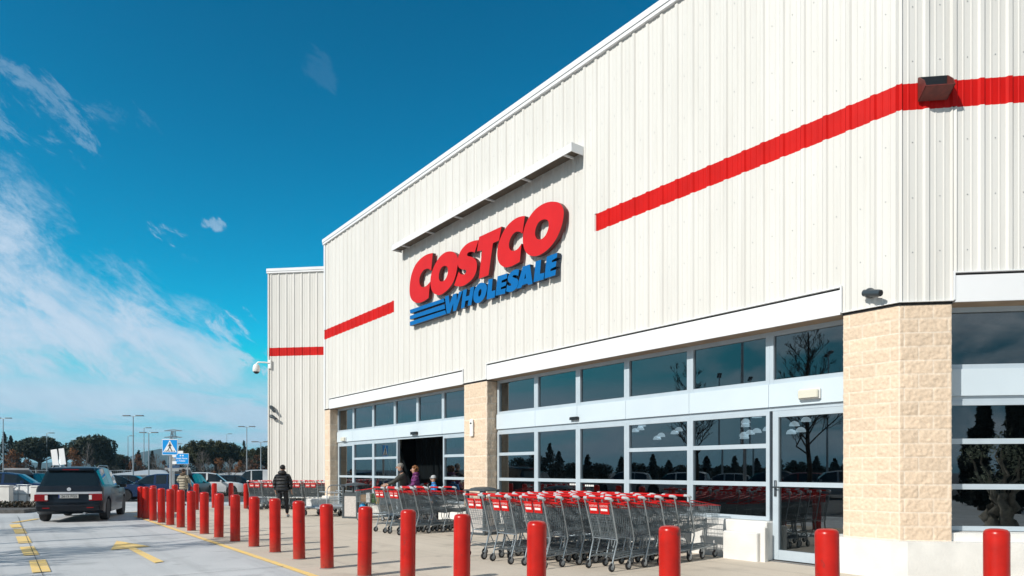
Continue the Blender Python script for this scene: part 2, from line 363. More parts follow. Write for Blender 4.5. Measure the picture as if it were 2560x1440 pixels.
def strip(name, pts, wd, z=.006, m=None):
    mb = MB(); L = []
    for i, p in enumerate(pts):
        p = V((p[0], p[1], 0)); a = V((*pts[max(i-1,0)][:2], 0)); b = V((*pts[min(i+1,len(pts)-1)][:2], 0)); t = (b-a).normalized(); q = V((-t.y, t.x, 0))*wd/2
        L += [p+q, p-q]
    for i in range(0, len(L)-2, 2): mb.add([(*v.xy, gz(v.y)+z) for v in (L[i], L[i+1], L[i+3], L[i+2])], [(0,1,2,3)])
    return tag(mb.build(name, m or YEL), kind='structure')
off = -.07
strip('yellow_edge_line', [onl(A1+off, xl), onl(A1+off, -6), onl(A1+off, xi-.3), (xi+.2, yi-.02), (xi+6, (B1-.07-M_.x*(xi+6))/M_.y)], .12)
for a, b in (((104,1431),(93,1400.5)), ((79,1388),(67,1367)), ((63,1358),(55,1341)), ((53,1334),(46,1322)), ((42,1319),(36,1311))):
    strip('lane_dash', [G(*a), G(*b)], .24)
strip('lane_dash', [G(33,1307), G(95,1297)], .2)
strip('yellow_edge_line', [G(296,1283), G(352,1279)], .15)
ja = G(104,1432); jd = -U
strip('road_joint', [ja+jd*9, ja-jd*16], .009, .010, JNT)
for q in (G(250,1356), G(250,1356)-U*6.2, G(250,1356)+U*6.2): strip('road_joint', [q-N*6.5, q+N*(A1-.1-N.dot(q))], .016, .0095, JNT)
def gp(x, y): return G(x/2.8444, 1180+y/2.8444)
mb = MB()
for poly in ([(787,555),(830,490),(1068,530)], [(912,546),(962,540),(1165,638),(1098,648)]):
    mb.add([(*gp(*p).xy, .006) for p in poly], [tuple(range(len(poly)))])
tag(mb.build('lane_arrow', YEL), kind='structure')

# ------------------------------------------------------------------ the store building
bld = thing('warehouse_store', 'cream ribbed steel warehouse store with red stripe and stone block pillars', 'building', M=FM)
def ribs(mb, x0, x1, z0, z1):
    pts = [(x0, 0.)]; k = math.floor(x0/PITCH)-1
    while k*PITCH < x1+PITCH:
        b = k*PITCH
        for dx, y in ((-.052,0),(-.026,RH),(.026,RH),(.052,0),(.115,0),(.122,.007),(.14,.007),(.147,0),(.228,0),(.235,.007),(.253,.007),(.26,0)):
            x = b+dx
            if x0+1e-4 < x < x1-1e-4: pts.append((x, y))
        k += 1
    pts.append((x1, 0.)); q = len(pts)
    mb.add([(x, y, z0) for x, y in pts]+[(x, y, z1) for x, y in pts], [(i, i+1, q+i+1, q+i) for i in range(q-1)])
ZB0, ZB1, ZTOP = 6.88, 7.27, 10.78
SL = 21.95
mb = MB()
for x0, x1, z in ((0,.83,4.06),(.83,10.52,4.47),(10.52,11.66,4.06),(11.66,21.45,4.45),(21.45,SL,4.06)): ribs(mb, x0, x1, z, ZB0)
ribs(mb, 6.33, 15.93, ZB0, ZB1); ribs(mb, 0, SL, ZB1, ZTOP)
mb.build('wall', WALL, bld)
for a, b in ((0, 6.33), (15.93, SL)): mb = MB(); ribs(mb, a, b, ZB0, ZB1); mb.build('stripe', REDP, bld)
RW = -16.0
mb = MB(RM); ribs(mb, -.72, 0, 4.06, ZB0); ribs(mb, -9.0, -.72, 4.47, ZB0); ribs(mb, RW, -9.0, .56, ZB0); ribs(mb, RW, 0, ZB1, ZTOP); mb.build('wall', WALL, bld)
mb = MB(RM); ribs(mb, RW, 0, ZB0, ZB1); mb.build('stripe', REDP, bld)
mb = MB(BM); ribs(mb, -6, 2.72, .3, ZB0); ribs(mb, -6, 2.72, ZB1, ZTOP)
mb.bx(2.70, -22, 0, 2.76, .04, ZTOP); mb.build('wall', WALL, bld)
mb = MB(BM); ribs(mb, -6, 2.72, ZB0, ZB1); mb.bx(2.765, -6, ZB0, 2.77, .042, ZB1); mb.build('stripe', REDP, bld)
# left return wall of the entrance block, corner trims
mb = MB(RM); p = RM.inverted() @ V((SL, 0, 0))
mb.bx(p.x-.06, p.y-9, 0, p.x, p.y-.02, ZTOP); mb.build('wall', WALL, bld)
mb = MB(); mb.bx(SL-.1, .002, 4.06, SL+.02, .04, ZB0-.002); mb.bx(SL-.1, .002, ZB1+.002, SL+.02, .04, ZTOP); mb.build('corner_trim', TRIM, bld)
# coping
def coping(M, x0, x1):
    mb = MB(M); mb.bx(x0, -.35, 10.72, x1, .075, 10.80); mb.bx(x0, -.35, 10.803, x1, .095, 10.93); return mb
coping(None, -.03, SL+.05).build('coping', TRIM, bld); coping(RM, RW, .03).build('coping', TRIM, bld); coping(BM, -6, 2.8).build('coping', TRIM, bld)
# roof sheets and rear
IV = FM.inverted()
rp = [C0+N*.3, C0+E_*16+M_*.3, C0+E_*16+M_*30, BO-E_*2.7+M_*20, BO-E_*2.7+M_*.2, BO+E_*1.2+M_*.1, C0+U*SL+N*.1]
mb = MB(); mb.add([IV @ V((p.x, p.y, 10.6)) for p in rp], [tuple(range(len(rp)))]); mb.build('roof', GREYP, bld)
mb = MB(frame(V((0,0,0)), V((1,0,0)), V((0,1,0))))
q = [IV @ V((p.x, p.y, 0)) for p in rp[1:4]]
for a, b in zip(q[:-1], q[1:]): mb.add([(a.x,a.y,0),(b.x,b.y,0),(b.x,b.y,10.7),(a.x,a.y,10.7)], [(0,1,2,3)])
mb.build('wall', WALL, bld)
# dark strips at the siding bottoms, coloured to stand in for the shadow line
mb = MB()
for x0, x1 in ((.83,10.52),(11.66,21.45)): mb.bx(x0, -.1, 4.40, x1, -.004, 4.60)
for x0, x1 in ((-.02,.83),(10.52,11.66),(21.45,SL)): mb.bx(x0, -.1, 4.02, x1, .012, 4.055)
mb.M = RM; mb.bx(-9, -.1, 4.40, -.72, -.004, 4.60); mb.bx(-.72, -.1, 4.02, .01, .012, 4.055)
mb.build('flashing_and_shadow_line', DARK, bld)
mb = MB()
for x0, x1 in ((0,.83),(10.52,11.66),(21.45,SL)): mb.bx(x0, .001, 4.056, x1, .05, 4.066)
mb.M = RM; mb.bx(-.72, .001, 4.056, .02, .05, 4.066); mb.build('flashing_and_shadow_line', TRIM, bld)
# lintels
def lintel(M, x0, x1, zt):
    mb = MB(M); mb.bx(x0+.03, -.43, 4.04, x1-.03, .03, zt-.045)
    mb.bx(x0+.003, -.05, 4.07, x0+.027, .045, zt+.02); mb.bx(x1-.027, -.05, 4.07, x1-.003, .045, zt+.02)
    mb.bx(x0+.03, -.05, zt-.008, x1-.03, .05, zt+.006)
    for k in range(1, int((x1-x0)/3.2)+1): pass
    lo = mb.build('lintel', TRIM, bld)
    mb = MB(M); mb.bx(x0+.04, -.30, 4.030, x1-.04, .0, 4.0395); mb.build('soffit', mat('tan soffit', (.36,.27,.19), .8, var=(4,.2)), lo)
lintel(None, .83, 10.52, 4.47); lintel(None, 11.66, 21.45, 4.45); lintel(RM, -9, -.72, 4.47)

# split-face stone block pillars: real relief, one mesh per pillar
def stonemat():
    m = bpy.data.materials.new('split face stone block'); m.use_nodes = True; n, l = nt(m); b = n['Principled BSDF']
    a = n.new('ShaderNodeVertexColor'); a.layer_name = 'tone'
    t = n.new('ShaderNodeTexNoise'); t.inputs['Scale'].default_value = 22; t.inputs['Detail'].default_value = 6
    tc = n.new('ShaderNodeTexCoord'); l.new(tc.outputs['Object'], t.inputs['Vector'])
    q = n.new('ShaderNodeMapRange'); q.inputs[1].default_value = .35; q.inputs[2].default_value = .7; q.inputs[3].default_value = .86; q.inputs[4].default_value = 1.05; l.new(t.outputs['Fac'], q.inputs[0])
    x = n.new('ShaderNodeMix'); x.data_type = 'RGBA'; x.blend_type = 'MULTIPLY'; x.inputs[0].default_value = 1
    l.new(a.outputs[0], x.inputs[6]); l.new(q.outputs[0], x.inputs[7]); l.new(x.outputs[2], b.inputs['Base Color']); b.inputs['Roughness'].default_value = .85
    bp = n.new('ShaderNodeBump'); bp.inputs['Strength'].default_value = .5; bp.inputs['Distance'].default_value = .01; l.new(t.outputs['Fac'], bp.inputs['Height']); l.new(bp.outputs['Normal'], b.inputs['Normal'])
    return m
STONE = stonemat()
BL, BH = .40, .203
def pillar(path, z0, z1, cell):                    # path: facade-frame points of the wrapped face, left normal outward
    pts = [V((*p, 0)) for p in path]; seg = [(b-a).length for a, b in zip(pts[:-1], pts[1:])]; tot = sum(seg)
    us = []; d = 0
    for sl in seg:
        k = max(2, int(sl/cell)); us += [d+sl*i/k for i in range(k)]; d += sl
    us.append(tot); nzr = int((z1-z0)/cell); verts = []; cols = []
    for j in range(nzr+1):
        z = z0+(z1-z0)*j/nzr; row = math.floor((z1-z)/BH)
        for u_ in us:
            a = 0; dd = u_
            while a < len(seg)-1 and dd > seg[a]: dd -= seg[a]; a += 1
            t = (pts[a+1]-pts[a]).normalized(); p = pts[a]+t*dd; nn = V((t.y, -t.x, 0))*PSGN
            if a < len(seg)-1 and abs(dd-seg[a]) < 1e-6:
                t2 = (pts[a+2]-pts[a+1]).normalized(); nn = (nn+V((t2.y, -t2.x, 0))*PSGN).normalized()
            if a > 0 and dd < 1e-6:
                t2 = (pts[a]-pts[a-1]).normalized(); nn = (nn+V((t2.y, -t2.x, 0))*PSGN).normalized()
            uu = u_+(row % 2)*BL/2+.13; bi = math.floor(uu/BL); fu = (uu/BL-bi)*BL; fz = ((z1-z)/BH-row)*BH
            e = min(fu, BL-fu, fz, BH-fz); ec = min([abs(u_-sum(seg[:q_])) for q_ in range(1, len(seg))]); mort = max(0, 1-e/.012, 1-ec/.014)
            bulge = min(1, e/.03)
            h = noise.noise(V((u_*7, z*7, bi*3.1+row)))*.0065+noise.noise(V((u_*19, z*19, bi+row*2.7)))*.009+noise.noise(V((u_*45, z*45, row)))*.006
            h = (h*bulge*1.0+.003*bulge)*(1-mort)-.004*mort
            verts.append(p+nn*h+V((0,0,z)))
            rnd = random.Random(bi*131+row*17).random(); tone = .93+.12*rnd
            base = V((.735*tone, .575*tone, .425*tone)); cols.append(base.lerp(V((.84, .74, .62)), min(1, mort*.9)))
    q = len(us); fs = [(j*q+i, j*q+i+1, (j+1)*q+i+1, (j+1)*q+i) for j in range(nzr) for i in range(q-1)]
    mb = MB(); mb.add(verts, fs); o = mb.build('pillar', STONE, bld, smooth=True)
    ca = o.data.color_attributes.new('tone', 'FLOAT_COLOR', 'POINT')
    for i, c in enumerate(cols): ca.data[i].color = (*c, 1)
    return o
PSGN = -1
rwp = lambda r, o: tuple((RM @ V((-r, o, 0))).xy)
pillar([rwp(.72, -.42), rwp(.72, 0), (0, 0), (.83, 0), (.83, -.42)], .54, 4.02, .014)
pillar([(10.54, -.42), (10.54, 0), (11.66, 0), (11.66, -.42)], .54, 4.02, .024)
pillar([(21.45, -.42), (21.45, 0), (SL, 0), (SL, -.2)], .54, 4.02, .03)
# plinths and sill walls
def slab(mb, path, z0, z1):
    mb.prism([path], lambda x, y, z: (x, y, z), z0, z1)
mb = MB()
arc = [(.90+.16*math.sin(a), -.04+.16*math.cos(a)) for a in [R(k) for k in (0, 22, 45, 68, 90)]]
slab(mb, [rwp(16, -.1), rwp(16, .14), rwp(.06, .14), (.06, .14)]+arc+[(1.06, -.42), (0, -.42), rwp(.4, -.42)], -.05, .56)
mb.build('plinth', PLIN, bld, fixn=True)
for a, b in ((10.44, 11.76), (21.35, SL+.1)): mb = MB(); mb.rbx(a, -.42, -.05, b, .10, .56, .015); mb.build('plinth', PLIN, bld)
for a, b, z in ((2.24, 5.70, .695), (8.85, 10.43, .695), (11.77, 13.30, .595), (18.22, 19.90, .595)): mb = MB(); mb.rbx(a, -.44, -.05, b, -.13, z, .02); mb.build('sill', PLIN, bld)
mb = MB(RM); mb.bx(-9, -.44, .5, -.74, -.06, .68); mb.build('sill', PLIN, bld)
mb = MB(); mb.rbx(2.30, -.125, -.02, 3.0, .06, .50, .015); mb.build('kerb_block', PLIN, bld)
mb = MB(); mb.rbx(2.2, -.12, 0, 2.297, -.02, .60, .01); mb.build('kerb_block', PLIN, bld)
# glazing
OF = -.37
def cell(M, name, x0, x1, z0, z1, rails=(), fw=.05, bot=None, handle=None):
    mb = MB(M); y0, y1 = OF-.05, OF+.045; bot = bot or fw
    mb.bx(x0+.001, y0, z0, x0+fw, y1, z1); mb.bx(x1-fw, y0, z0, x1-.001, y1, z1)
    mb.bx(x0+fw, y0, z1-fw, x1-fw, y1-.004, z1); mb.bx(x0+fw, y0, z0, x1-fw, y1-.004, z0+bot)
    for a, b in rails: mb.bx(x0+fw, y0, a, x1-fw, y1-.006, b)
    o = mb.build(name, ALU, bld); zs = [z0+bot]+[z for r in rails for z in r]+[z1-fw]
    g = MB(M)
    for i in range(0, len(zs), 2):
        t1 = random.uniform(-.0022, .0022); t2 = random.uniform(-.0022, .0022)
        g.add([(x0+fw, OF-t1, zs[i]), (x1-fw, OF+t1, zs[i]), (x1-fw, OF+t1+t2, zs[i+1]), (x0+fw, OF-t1+t2, zs[i+1])], [(3,2,1,0)])
    g.build('pane', GLASS, o); return o
R1, R2 = (1.99, 2.07), (1.31, 1.39)
def header(M, x0, x1, seams):
    mb = MB(M); xs = [x0]+seams+[x1]
    for a, b in zip(xs[:-1], xs[1:]): mb.bx(a+.004, OF-.08, 2.71, b-.004, OF+.075, 3.11)
    mb.bx(x0, OF-.07, 2.715, x1, OF+.06, 3.105); mb.build('door_header', HEAD, bld)
    mb = MB(M); mb.bx(x0, OF-.05, 2.64, x1, OF+.03, 2.708); mb.build('door_track', ALU, bld)
XA = [.84, 2.30, 4.03, 5.72, 7.27, 8.83, 10.50]
for a, b in zip(XA[:-1], XA[1:]): cell(None, 'transom_window', a, b, 3.112, 4.036, fw=.075)
header(None, .84, 10.50, [2.30, 4.03, 5.72, 7.27, 8.83])
for a, b in ((2.30,4.03),(4.03,5.72),(8.83,10.50)): cell(None, 'window', a, b, .70, 2.638, (R2, R1), fw=.07)
for a, b in ((5.72,7.27),(7.27,8.83)): cell(None, 'sliding_door', a, b, .02, 2.638, (R2,), fw=.075, bot=.12)
dr = cell(None, 'door', .86, 2.24, .03, 2.635, (R2,), fw=.11, bot=.17)
hb = MB(); hb.tube([(2.185, OF+.05, 1.30), (2.185, OF+.115, 1.30), (2.08, OF+.115, 1.30)], .014, 8); hb.rbx(2.16, OF+.04, 1.14, 2.21, OF+.062, 1.42, .008); hb.build('handle', mat('dark steel', (.12,.13,.14), .3, .8), dr, True, 40)
XB = [11.68, 13.34, 14.93, 16.51, 18.20, 19.92, 21.42]
for a, b in zip(XB[:-1], XB[1:]): cell(None, 'transom_window', a, b, 3.112, 4.036, fw=.07)
header(None, 11.68, 21.42, [13.34, 16.51, 19.92])
cell(None, 'window', 11.68, 13.34, .60, 2.638, (R2, R1), fw=.07)
cell(None, 'sliding_door', 16.30, 18.20, .02, 2.638, (R2, R1), fw=.08, bot=.12)
cell(None, 'window', 18.20, 19.92, .60, 2.638, (R2, R1), fw=.07); cell(None, 'door', 19.92, 21.40, .03, 2.638, (R2,), fw=.10, bot=.15)
XC = [-9.0, -6.9, -4.8, -2.75, -.74]
for a, b in zip(XC[:-1], XC[1:]):
    cell(RM, 'transom_window', a, b, 3.112, 4.036, fw=.07); cell(RM, 'window', a, b, .69, 2.638, (R2, R1), fw=.07)
header(RM, -9.0, -.74, [-6.9, -4.8, -2.75])
# small fittings on the headers
def small(name, m, bxs, M=None):
    mb = MB(M)
    for b in bxs: mb.rbx(*b)
    return mb.build(name, m, bld)
HF = OF+.077
s, z = FS(1438, 1046, HF); small('sensor', BLACK, [(s-.14, HF, z-.035, s+.14, HF+.07, z+.035, .012)])
s, z = FS(1038, 1083, HF); small('sensor', BLACK, [(s-.20, HF, z-.045, s+.20, HF+.08, z+.045, .012)])
LENS = mat('emergency lamp lens', (.66, .64, .54), .35)
for px, py in ((2026, 985), (861, 1098)):
    s, z = FS(px, py, HF)
    t = thing('emergency_lamp', 'cream boxy emergency lamp on the pale header '+('above the right hand glass door' if px > 1500 else 'above the far left glass door'), 'wall lamp', group='emergency lamps over the doors', M=FM @ Matrix.Translation((s, HF, z)))
    mb = MB(); mb.rbx(-.19, 0, -.085, .19, .05, .085, .012); mb.build('housing', WHITE, t)
    mb = MB(); mb.rbx(-.175, .0505, -.065, .175, .10, .07, .015); mb.build('lens', LENS, t)
for px, py in ((1433, 1211), (1472, 1214)):
    s, z = FS(px, py, OF+.02); mb = MB()
    for k in range(5): mb.bx(s-.15+k*.06, OF+.006, z-.02, s-.105+k*.06, OF+.009, z+.02)
    mb.build('sticker', WHITE, bld)
s, z = FS(1181, 1069, .02); small('wall_switch', WHITE, [(s-.08, .022, z-.24, s+.08, .07, z+.24, .02)]); small('wall_switch_button', BLACK, [(s-.03, .0705, z+.10, s+.03, .08, z+.14, .01)])
# interior: a dark hall with a floor, back walls, ceiling
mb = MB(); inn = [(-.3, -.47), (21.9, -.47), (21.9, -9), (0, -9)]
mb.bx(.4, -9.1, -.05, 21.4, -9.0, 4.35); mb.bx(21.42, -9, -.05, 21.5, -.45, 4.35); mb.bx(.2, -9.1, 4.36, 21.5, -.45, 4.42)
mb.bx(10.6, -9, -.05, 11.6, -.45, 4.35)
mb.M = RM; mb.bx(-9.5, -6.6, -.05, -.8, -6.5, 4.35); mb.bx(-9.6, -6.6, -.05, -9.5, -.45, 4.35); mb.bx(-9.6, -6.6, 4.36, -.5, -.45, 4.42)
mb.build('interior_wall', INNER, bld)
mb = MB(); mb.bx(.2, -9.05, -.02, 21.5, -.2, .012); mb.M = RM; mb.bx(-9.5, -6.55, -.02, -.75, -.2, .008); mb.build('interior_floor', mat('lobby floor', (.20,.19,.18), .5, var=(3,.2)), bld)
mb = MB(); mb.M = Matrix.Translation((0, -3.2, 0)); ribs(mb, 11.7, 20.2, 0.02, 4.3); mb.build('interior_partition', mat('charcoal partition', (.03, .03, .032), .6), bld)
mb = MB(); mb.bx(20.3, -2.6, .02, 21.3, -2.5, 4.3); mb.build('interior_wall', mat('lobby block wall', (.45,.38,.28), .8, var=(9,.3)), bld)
mb = MB(); mb.tube([(20.9, -1.5, 4.2), (18.2, -1.5, 0.1)], .06, 4); mb.tube([(18.9, -1.2, 4.2), (16.6, -1.2, 0.4)], .06, 4); mb.tube([(18.65, -1.4, 4.2), (18.65, -1.4, 0.02)], .06, 4); mb.build('interior_brace', INNER, bld)  # dark bars added to stand for diagonal shadows in the lobby
# canopy over the sign
mb = MB(); cx0, cx1 = 6.71, 15.31
mb.add([(cx0,.04,8.90),(cx1,.04,8.90),(cx1,.40,8.87),(cx0,.40,8.87),(cx0,.04,8.86),(cx1,.04,8.86),(cx1,.385,8.835),(cx0,.385,8.835),(cx0,.40,8.70),(cx1,.40,8.70),(cx0,.385,8.70),(cx1,.385,8.70)],
       [(0,1,2,3),(4,7,6,5),(3,2,9,8),(7,10,11,6),(8,9,11,10),(0,4,5,1)])
for x in (cx0, cx1): mb.bx(x-.012, .04, 8.70, x+.012, .40, 8.895)
k = cx0+.3
while k < cx1:
    mb.bx(k-.02, .05, 8.72, k+.02, .36, 8.76); k += 1.55
cn = mb.build('canopy', TRIM, bld, fixn=True)
SOF = mat('brown soffit', (.13, .105, .08), .8, var=(4, .3))  # brown deepened so the colour carries the shade under the canopy
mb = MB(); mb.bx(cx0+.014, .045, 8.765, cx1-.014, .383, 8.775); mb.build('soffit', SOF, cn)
# screw heads in the siding
mb = MB()
def screws(M, x0, x1, zs):
    mb.M = M; k = math.ceil(x0/PITCH)
    while k*PITCH < x1:
        for z in zs:
            x = k*PITCH+.19
            if z > 4.6: mb.lathe([(.0085, 0), (.007, .006)], 5, Matrix.Rotation(R(-90), 4, 'X'), (x, .002, z+random.uniform(-.01, .01)))
        k += 1
screws(Matrix.Identity(4), 0, 12, (4.8, 5.6, 6.4, 7.6, 8.4, 9.2, 10.0)); screws(RM, -5, 0, (4.8, 5.6, 6.4, 7.6, 8.4))
mb.build('screw', GREYP, bld)

# ------------------------------------------------------------------ sign lettering (outlines traced, then given real size and thickness)
SG = {}
Z1 = lambda p: (1010+p[0]/6.2625, 600+p[1]/6.2625)
Z2 = lambda p: (1190+p[0]/6.2625, 490+p[1]/6.2625)
Z3 = lambda p: (1200+p[0]/8.473, 620+p[1]/8.473)
def smooth_loop(lp, it=2):
    for _ in range(it):
        q = []
        for i in range(len(lp)):
            a, b = lp[i], lp[(i+1) % len(lp)]
            q += [(a[0]*.75+b[0]*.25, a[1]*.75+b[1]*.25), (a[0]*.25+b[0]*.75, a[1]*.25+b[1]*.75)]
        lp = q
    return lp
def catmull(lp, sharp, it=4):                     # closed spline that keeps the listed corners
    q = []; n_ = len(lp)
    for i in range(n_):
        p0, p1, p2, p3 = (V(lp[(i+k) % n_]) for k in (-1, 0, 1, 2))
        if i in sharp: p0 = p1
        if (i+1) % n_ in sharp: p3 = p2
        for k in range(it):
            t = k/it
            q.append(tuple(.5*((2*p1)+(p2-p0)*t+(2*p0-5*p1+4*p2-p3)*t*t+(3*p1-p0-3*p2+p3)*t*t*t)))
    return q
allc = lambda lp: set(range(len(lp)))
C1 = [(450,203),(390,215),(320,247),(240,312),(170,405),(120,530),(95,660),(87,790),(100,890),(140,955),(200,985),(260,978),(330,945),(385,905),(408,655),(355,712),(300,740),(262,720),(243,670),(243,600),(268,530),(310,472),(360,448),(400,457),(425,482)]
O1 = [(710,178),(780,192),(828,245),(845,330),(830,450),(798,590),(740,710),(655,805),(565,860),(490,848),(440,800),(415,700),(415,600),(437,500),(482,390),(550,275),(630,203)]
O1i = [(645,405),(680,430),(687,500),(668,575),(630,632),(582,652),(550,620),(546,555),(562,480),(598,422)]
S1 = [(1168,0),(1080,15),(980,65),(900,150),(858,240),(838,330),(846,400),(870,440),(920,462),(965,468),(974,495),(958,528),(925,542),(888,532),(855,498),(785,712),(850,727),(930,715),(1010,665),(1085,590),(1130,490),(1142,390),(1127,322),(1090,280),(1045,262),(1000,252),(987,228),(1010,195),(1060,183),(1105,197)]
T1 = [(50,640),(400,478),(360,695),(265,738),(195,1240),(45,1295),(95,850),(15,867)]
C2 = [(765,312),(700,320),(620,352),(530,422),(450,522),(390,640),(350,760),(333,880),(340,985),(372,1062),(430,1108),(490,1115),(575,1090),(685,1030),(712,745),(660,820),(605,854),(557,855),(525,822),(515,760),(530,690),(568,612),(620,565),(680,560),(727,590)]
O2 = [(1210,88),(1290,102),(1350,160),(1374,250),(1360,390),(1320,530),(1250,680),(1150,810),(1040,900),(940,940),(850,932),(782,880),(742,780),(732,660),(747,540),(790,412),(860,292),(950,190),(1060,120),(1140,93)]
O2i = [(1080,365),(1125,388),(1138,450),(1122,540),(1078,628),(1010,680),(952,668),(924,600),(932,520),(962,440),(1012,385)]
LET = [('letter', Z1, [catmull(C1, {0,13,14,24})], SRED), ('letter', Z1, [catmull(O1, set()), catmull(O1i, set())], SRED),
       ('letter', Z1, [catmull(S1, {0,14,15,29})], SRED), ('letter', Z2, [T1], SRED), ('letter', Z2, [catmull(C2, {0,13,14,24})], SRED),
       ('letter', Z2, [catmull(O2, set()), catmull(O2i, set())], SRED)]
B1_ = [(90,1095),(620,915),(633,968),(98,1150)]; B2_ = [(92,1188),(633,1005),(645,1073),(92,1245)]; B3_ = [(92,1280),(645,1098),(662,1158),(92,1345)]
W_ = [(640,885),(700,866),(715,1000),(768,850),(822,833),(828,950),(862,812),(915,795),(815,1105),(768,1117),(772,990),(718,1145),(670,1153)]
H_ = [(925,785),(985,768),(970,885),(1022,868),(1042,745),(1100,727),(1052,1018),(996,1032),(1012,938),(960,955),(945,1058),(893,1074)]
Ob = [(1215,667),(1270,682),(1298,735),(1288,815),(1258,900),(1200,968),(1140,988),(1100,962),(1086,900),(1095,810),(1130,730),(1170,685)]; Obi = [(1203,768),(1214,792),(1204,850),(1180,886),(1163,872),(1166,815),(1183,780)]
L1 = [(178,668),(268,645),(247,912),(328,893),(312,1045),(140,1092)]
E1 = [(372,600),(580,535),(570,640),(460,690),(455,738),(560,712),(548,790),(445,835),(440,878),(545,850),(530,965),(330,1010)]
S2 = [(830,458),(765,450),(685,487),(615,565),(588,645),(605,715),(660,762),(650,798),(605,798),(575,775),(552,918),(630,932),(715,900),(780,830),(810,735),(795,660),(730,632),(690,608),(702,580),(750,572),(808,592)]
A_ = [(905,395),(1058,343),(1112,755),(1022,785),(1003,752),(895,790),(868,843),(775,862)]; Ai = [(962,530),(972,642),(938,655)]
L2 = [(1180,285),(1295,245),(1270,545),(1365,525),(1345,665),(1135,725)]
E2 = [(1415,182),(1640,98),(1628,200),(1525,262),(1520,305),(1620,275),(1605,390),(1495,445),(1490,495),(1610,455),(1595,575),(1365,648)]
BLU = [('speed_line', Z1, [B1_]), ('speed_line', Z1, [B2_]), ('speed_line', Z1, [B3_]), ('letter', Z1, [W_]), ('letter', Z1, [H_]), ('letter', Z1, [catmull(Ob, set()), catmull(Obi, set())]),
       ('letter', Z3, [L1]), ('letter', Z3, [E1]), ('letter', Z3, [catmull(S2, {0,9,10,20})]), ('letter', Z3, [A_, Ai]), ('letter', Z3, [L2]), ('letter', Z3, [E2])]
LET += [(a, b, c, SBLU) for a, b, c in BLU]
s0 = FS(1215, 660)[0]
sign = thing('store_sign', 'red and blue raised letter sign on the cream siding under the white canopy', 'sign', M=FM @ Matrix.Translation((s0, 0, 6.6)))
TH = .17
for i, (nm, Zf, loops, m) in enumerate(LET):
    front = TH+(.004*(i % 3))
    lp = [[FS(*Zf(p), front) for p in q] for q in loops]
    mb = MB(Matrix.Translation((-s0, 0, -6.6))); mb.prism(lp, lambda x, y, d: (x, d, y), .055, front)
    o = mb.build(nm, m, sign)
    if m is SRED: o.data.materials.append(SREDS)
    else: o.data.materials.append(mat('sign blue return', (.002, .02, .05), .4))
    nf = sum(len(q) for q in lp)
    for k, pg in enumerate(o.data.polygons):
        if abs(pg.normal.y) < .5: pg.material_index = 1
# ------------------------------------------------------------------ wall fittings
t = thing('floodlight', 'red boxed floodlight with black open face on the red stripe beside the corner', 'floodlight', M=FM @ RM @ Matrix.Translation((-.44, .034, 7.13)))
WOOD = mat('faded red housing', (.17, .026, .018), .6, var=(14, .4))
prof = [(.0, -.15), (.24, -.055), (.18, .06), (.03, .19), (.0, .19)]
mb = MB(); hw = .20
for sx in (-hw, hw-.015):
    mb.prism([prof], lambda a, b, d: (d, a, b), sx, sx+.015)
mb.add([(-hw,.0,-.15),(hw,.0,-.15),(hw,.24,-.055),(-hw,.24,-.055),(hw,.0,-.138),(-hw,.0,-.138),(hw,.24,-.043),(-hw,.24,-.043)], [(0,1,2,3),(7,6,4,5),(3,2,6,7)])
mb.build('housing', WOOD, t)
mb = MB(); mb.bx(-hw+.016, .004, -.135, hw-.016, .03, .19); mb.build('lens', BLACK, t)
def bullet(px, py, name, lab, M0, rz, tilt, sc_, m):
    t = thing(name, lab, 'security camera', group='security cameras on the walls', M=M0 @ Matrix.Rotation(rz, 4, 'Z') @ Matrix.Scale(sc_, 4))
    mb = MB(); mb.lathe([(.06, 0), (.06, .03), (.045, .06)], 12, Matrix.Rotation(R(-90), 4, 'X')); mb.tube([(0,.05,0),(0,.12,0)], .03, 8); mb.ell((0,.11,0), (.085,.085,.085)); mb.build('mount', m, t, True, 40)
    A = Matrix.Rotation(tilt, 4, 'Y') @ Matrix.Rotation(R(-90), 4, 'Y')
    mb = MB(); mb.lathe([(.035, -.10), (.055, -.08), (.058, .20), (.05, .24)], 14, A, (0,.14,0)); mb.build('body', m, t, True, 40)
    mb = MB(); mb.lathe([(.042, .2405), (.042, .245)], 12, A, (0,.14,0)); mb.build('lens', BLACK, t)
    return t
GUN = mat('dark camera shell', (.06, .075, .085), .3, .3)
s, z = FS(2183, 733, .06); bullet(0, 0, 'security_camera', 'dark bullet security camera above the corner stone pillar', FM @ Matrix.Translation((s, .0, z)), R(-18), R(-14), .95, GUN)
def backpt(px, py, o=0.):
    r = ray(px, py); d = (M_.x*BO.x+M_.y*BO.y)-o; k = d/(M_.x*r.x+M_.y*r.y); p = V((0,0,EYE))+r*k
    q = (FM @ BM).inverted() @ p; return q
for (px, py, tl, lb) in ((684, 1020, R(-50), 'upper of two dark bullet cameras on the far ribbed wall'), (684, 1042, R(-25), 'lower of two dark bullet cameras on the far ribbed wall')):
    q = backpt(px, py); bullet(0, 0, 'security_camera', lb, FM @ BM @ Matrix.Translation((q.x, .03, q.z)), R(-5), tl, 1.1, GUN)
q = backpt(677, 911)
t = thing('dome_camera', 'white dome security camera hanging from a bracket at the far left wall edge', 'security camera', group='security cameras on the walls', M=FM @ BM @ Matrix.Translation((2.72, .05, q.z)))
mb = MB(); mb.rbx(-.16, 0, -.2, -.0, .06, .2, .02); mb.tube([(-.08,.05,.05),(.1,.12,.07),(.42,.16,.08),(.50,.17,.0)], .035, 8); mb.build('bracket', WHITE, t, True, 40)
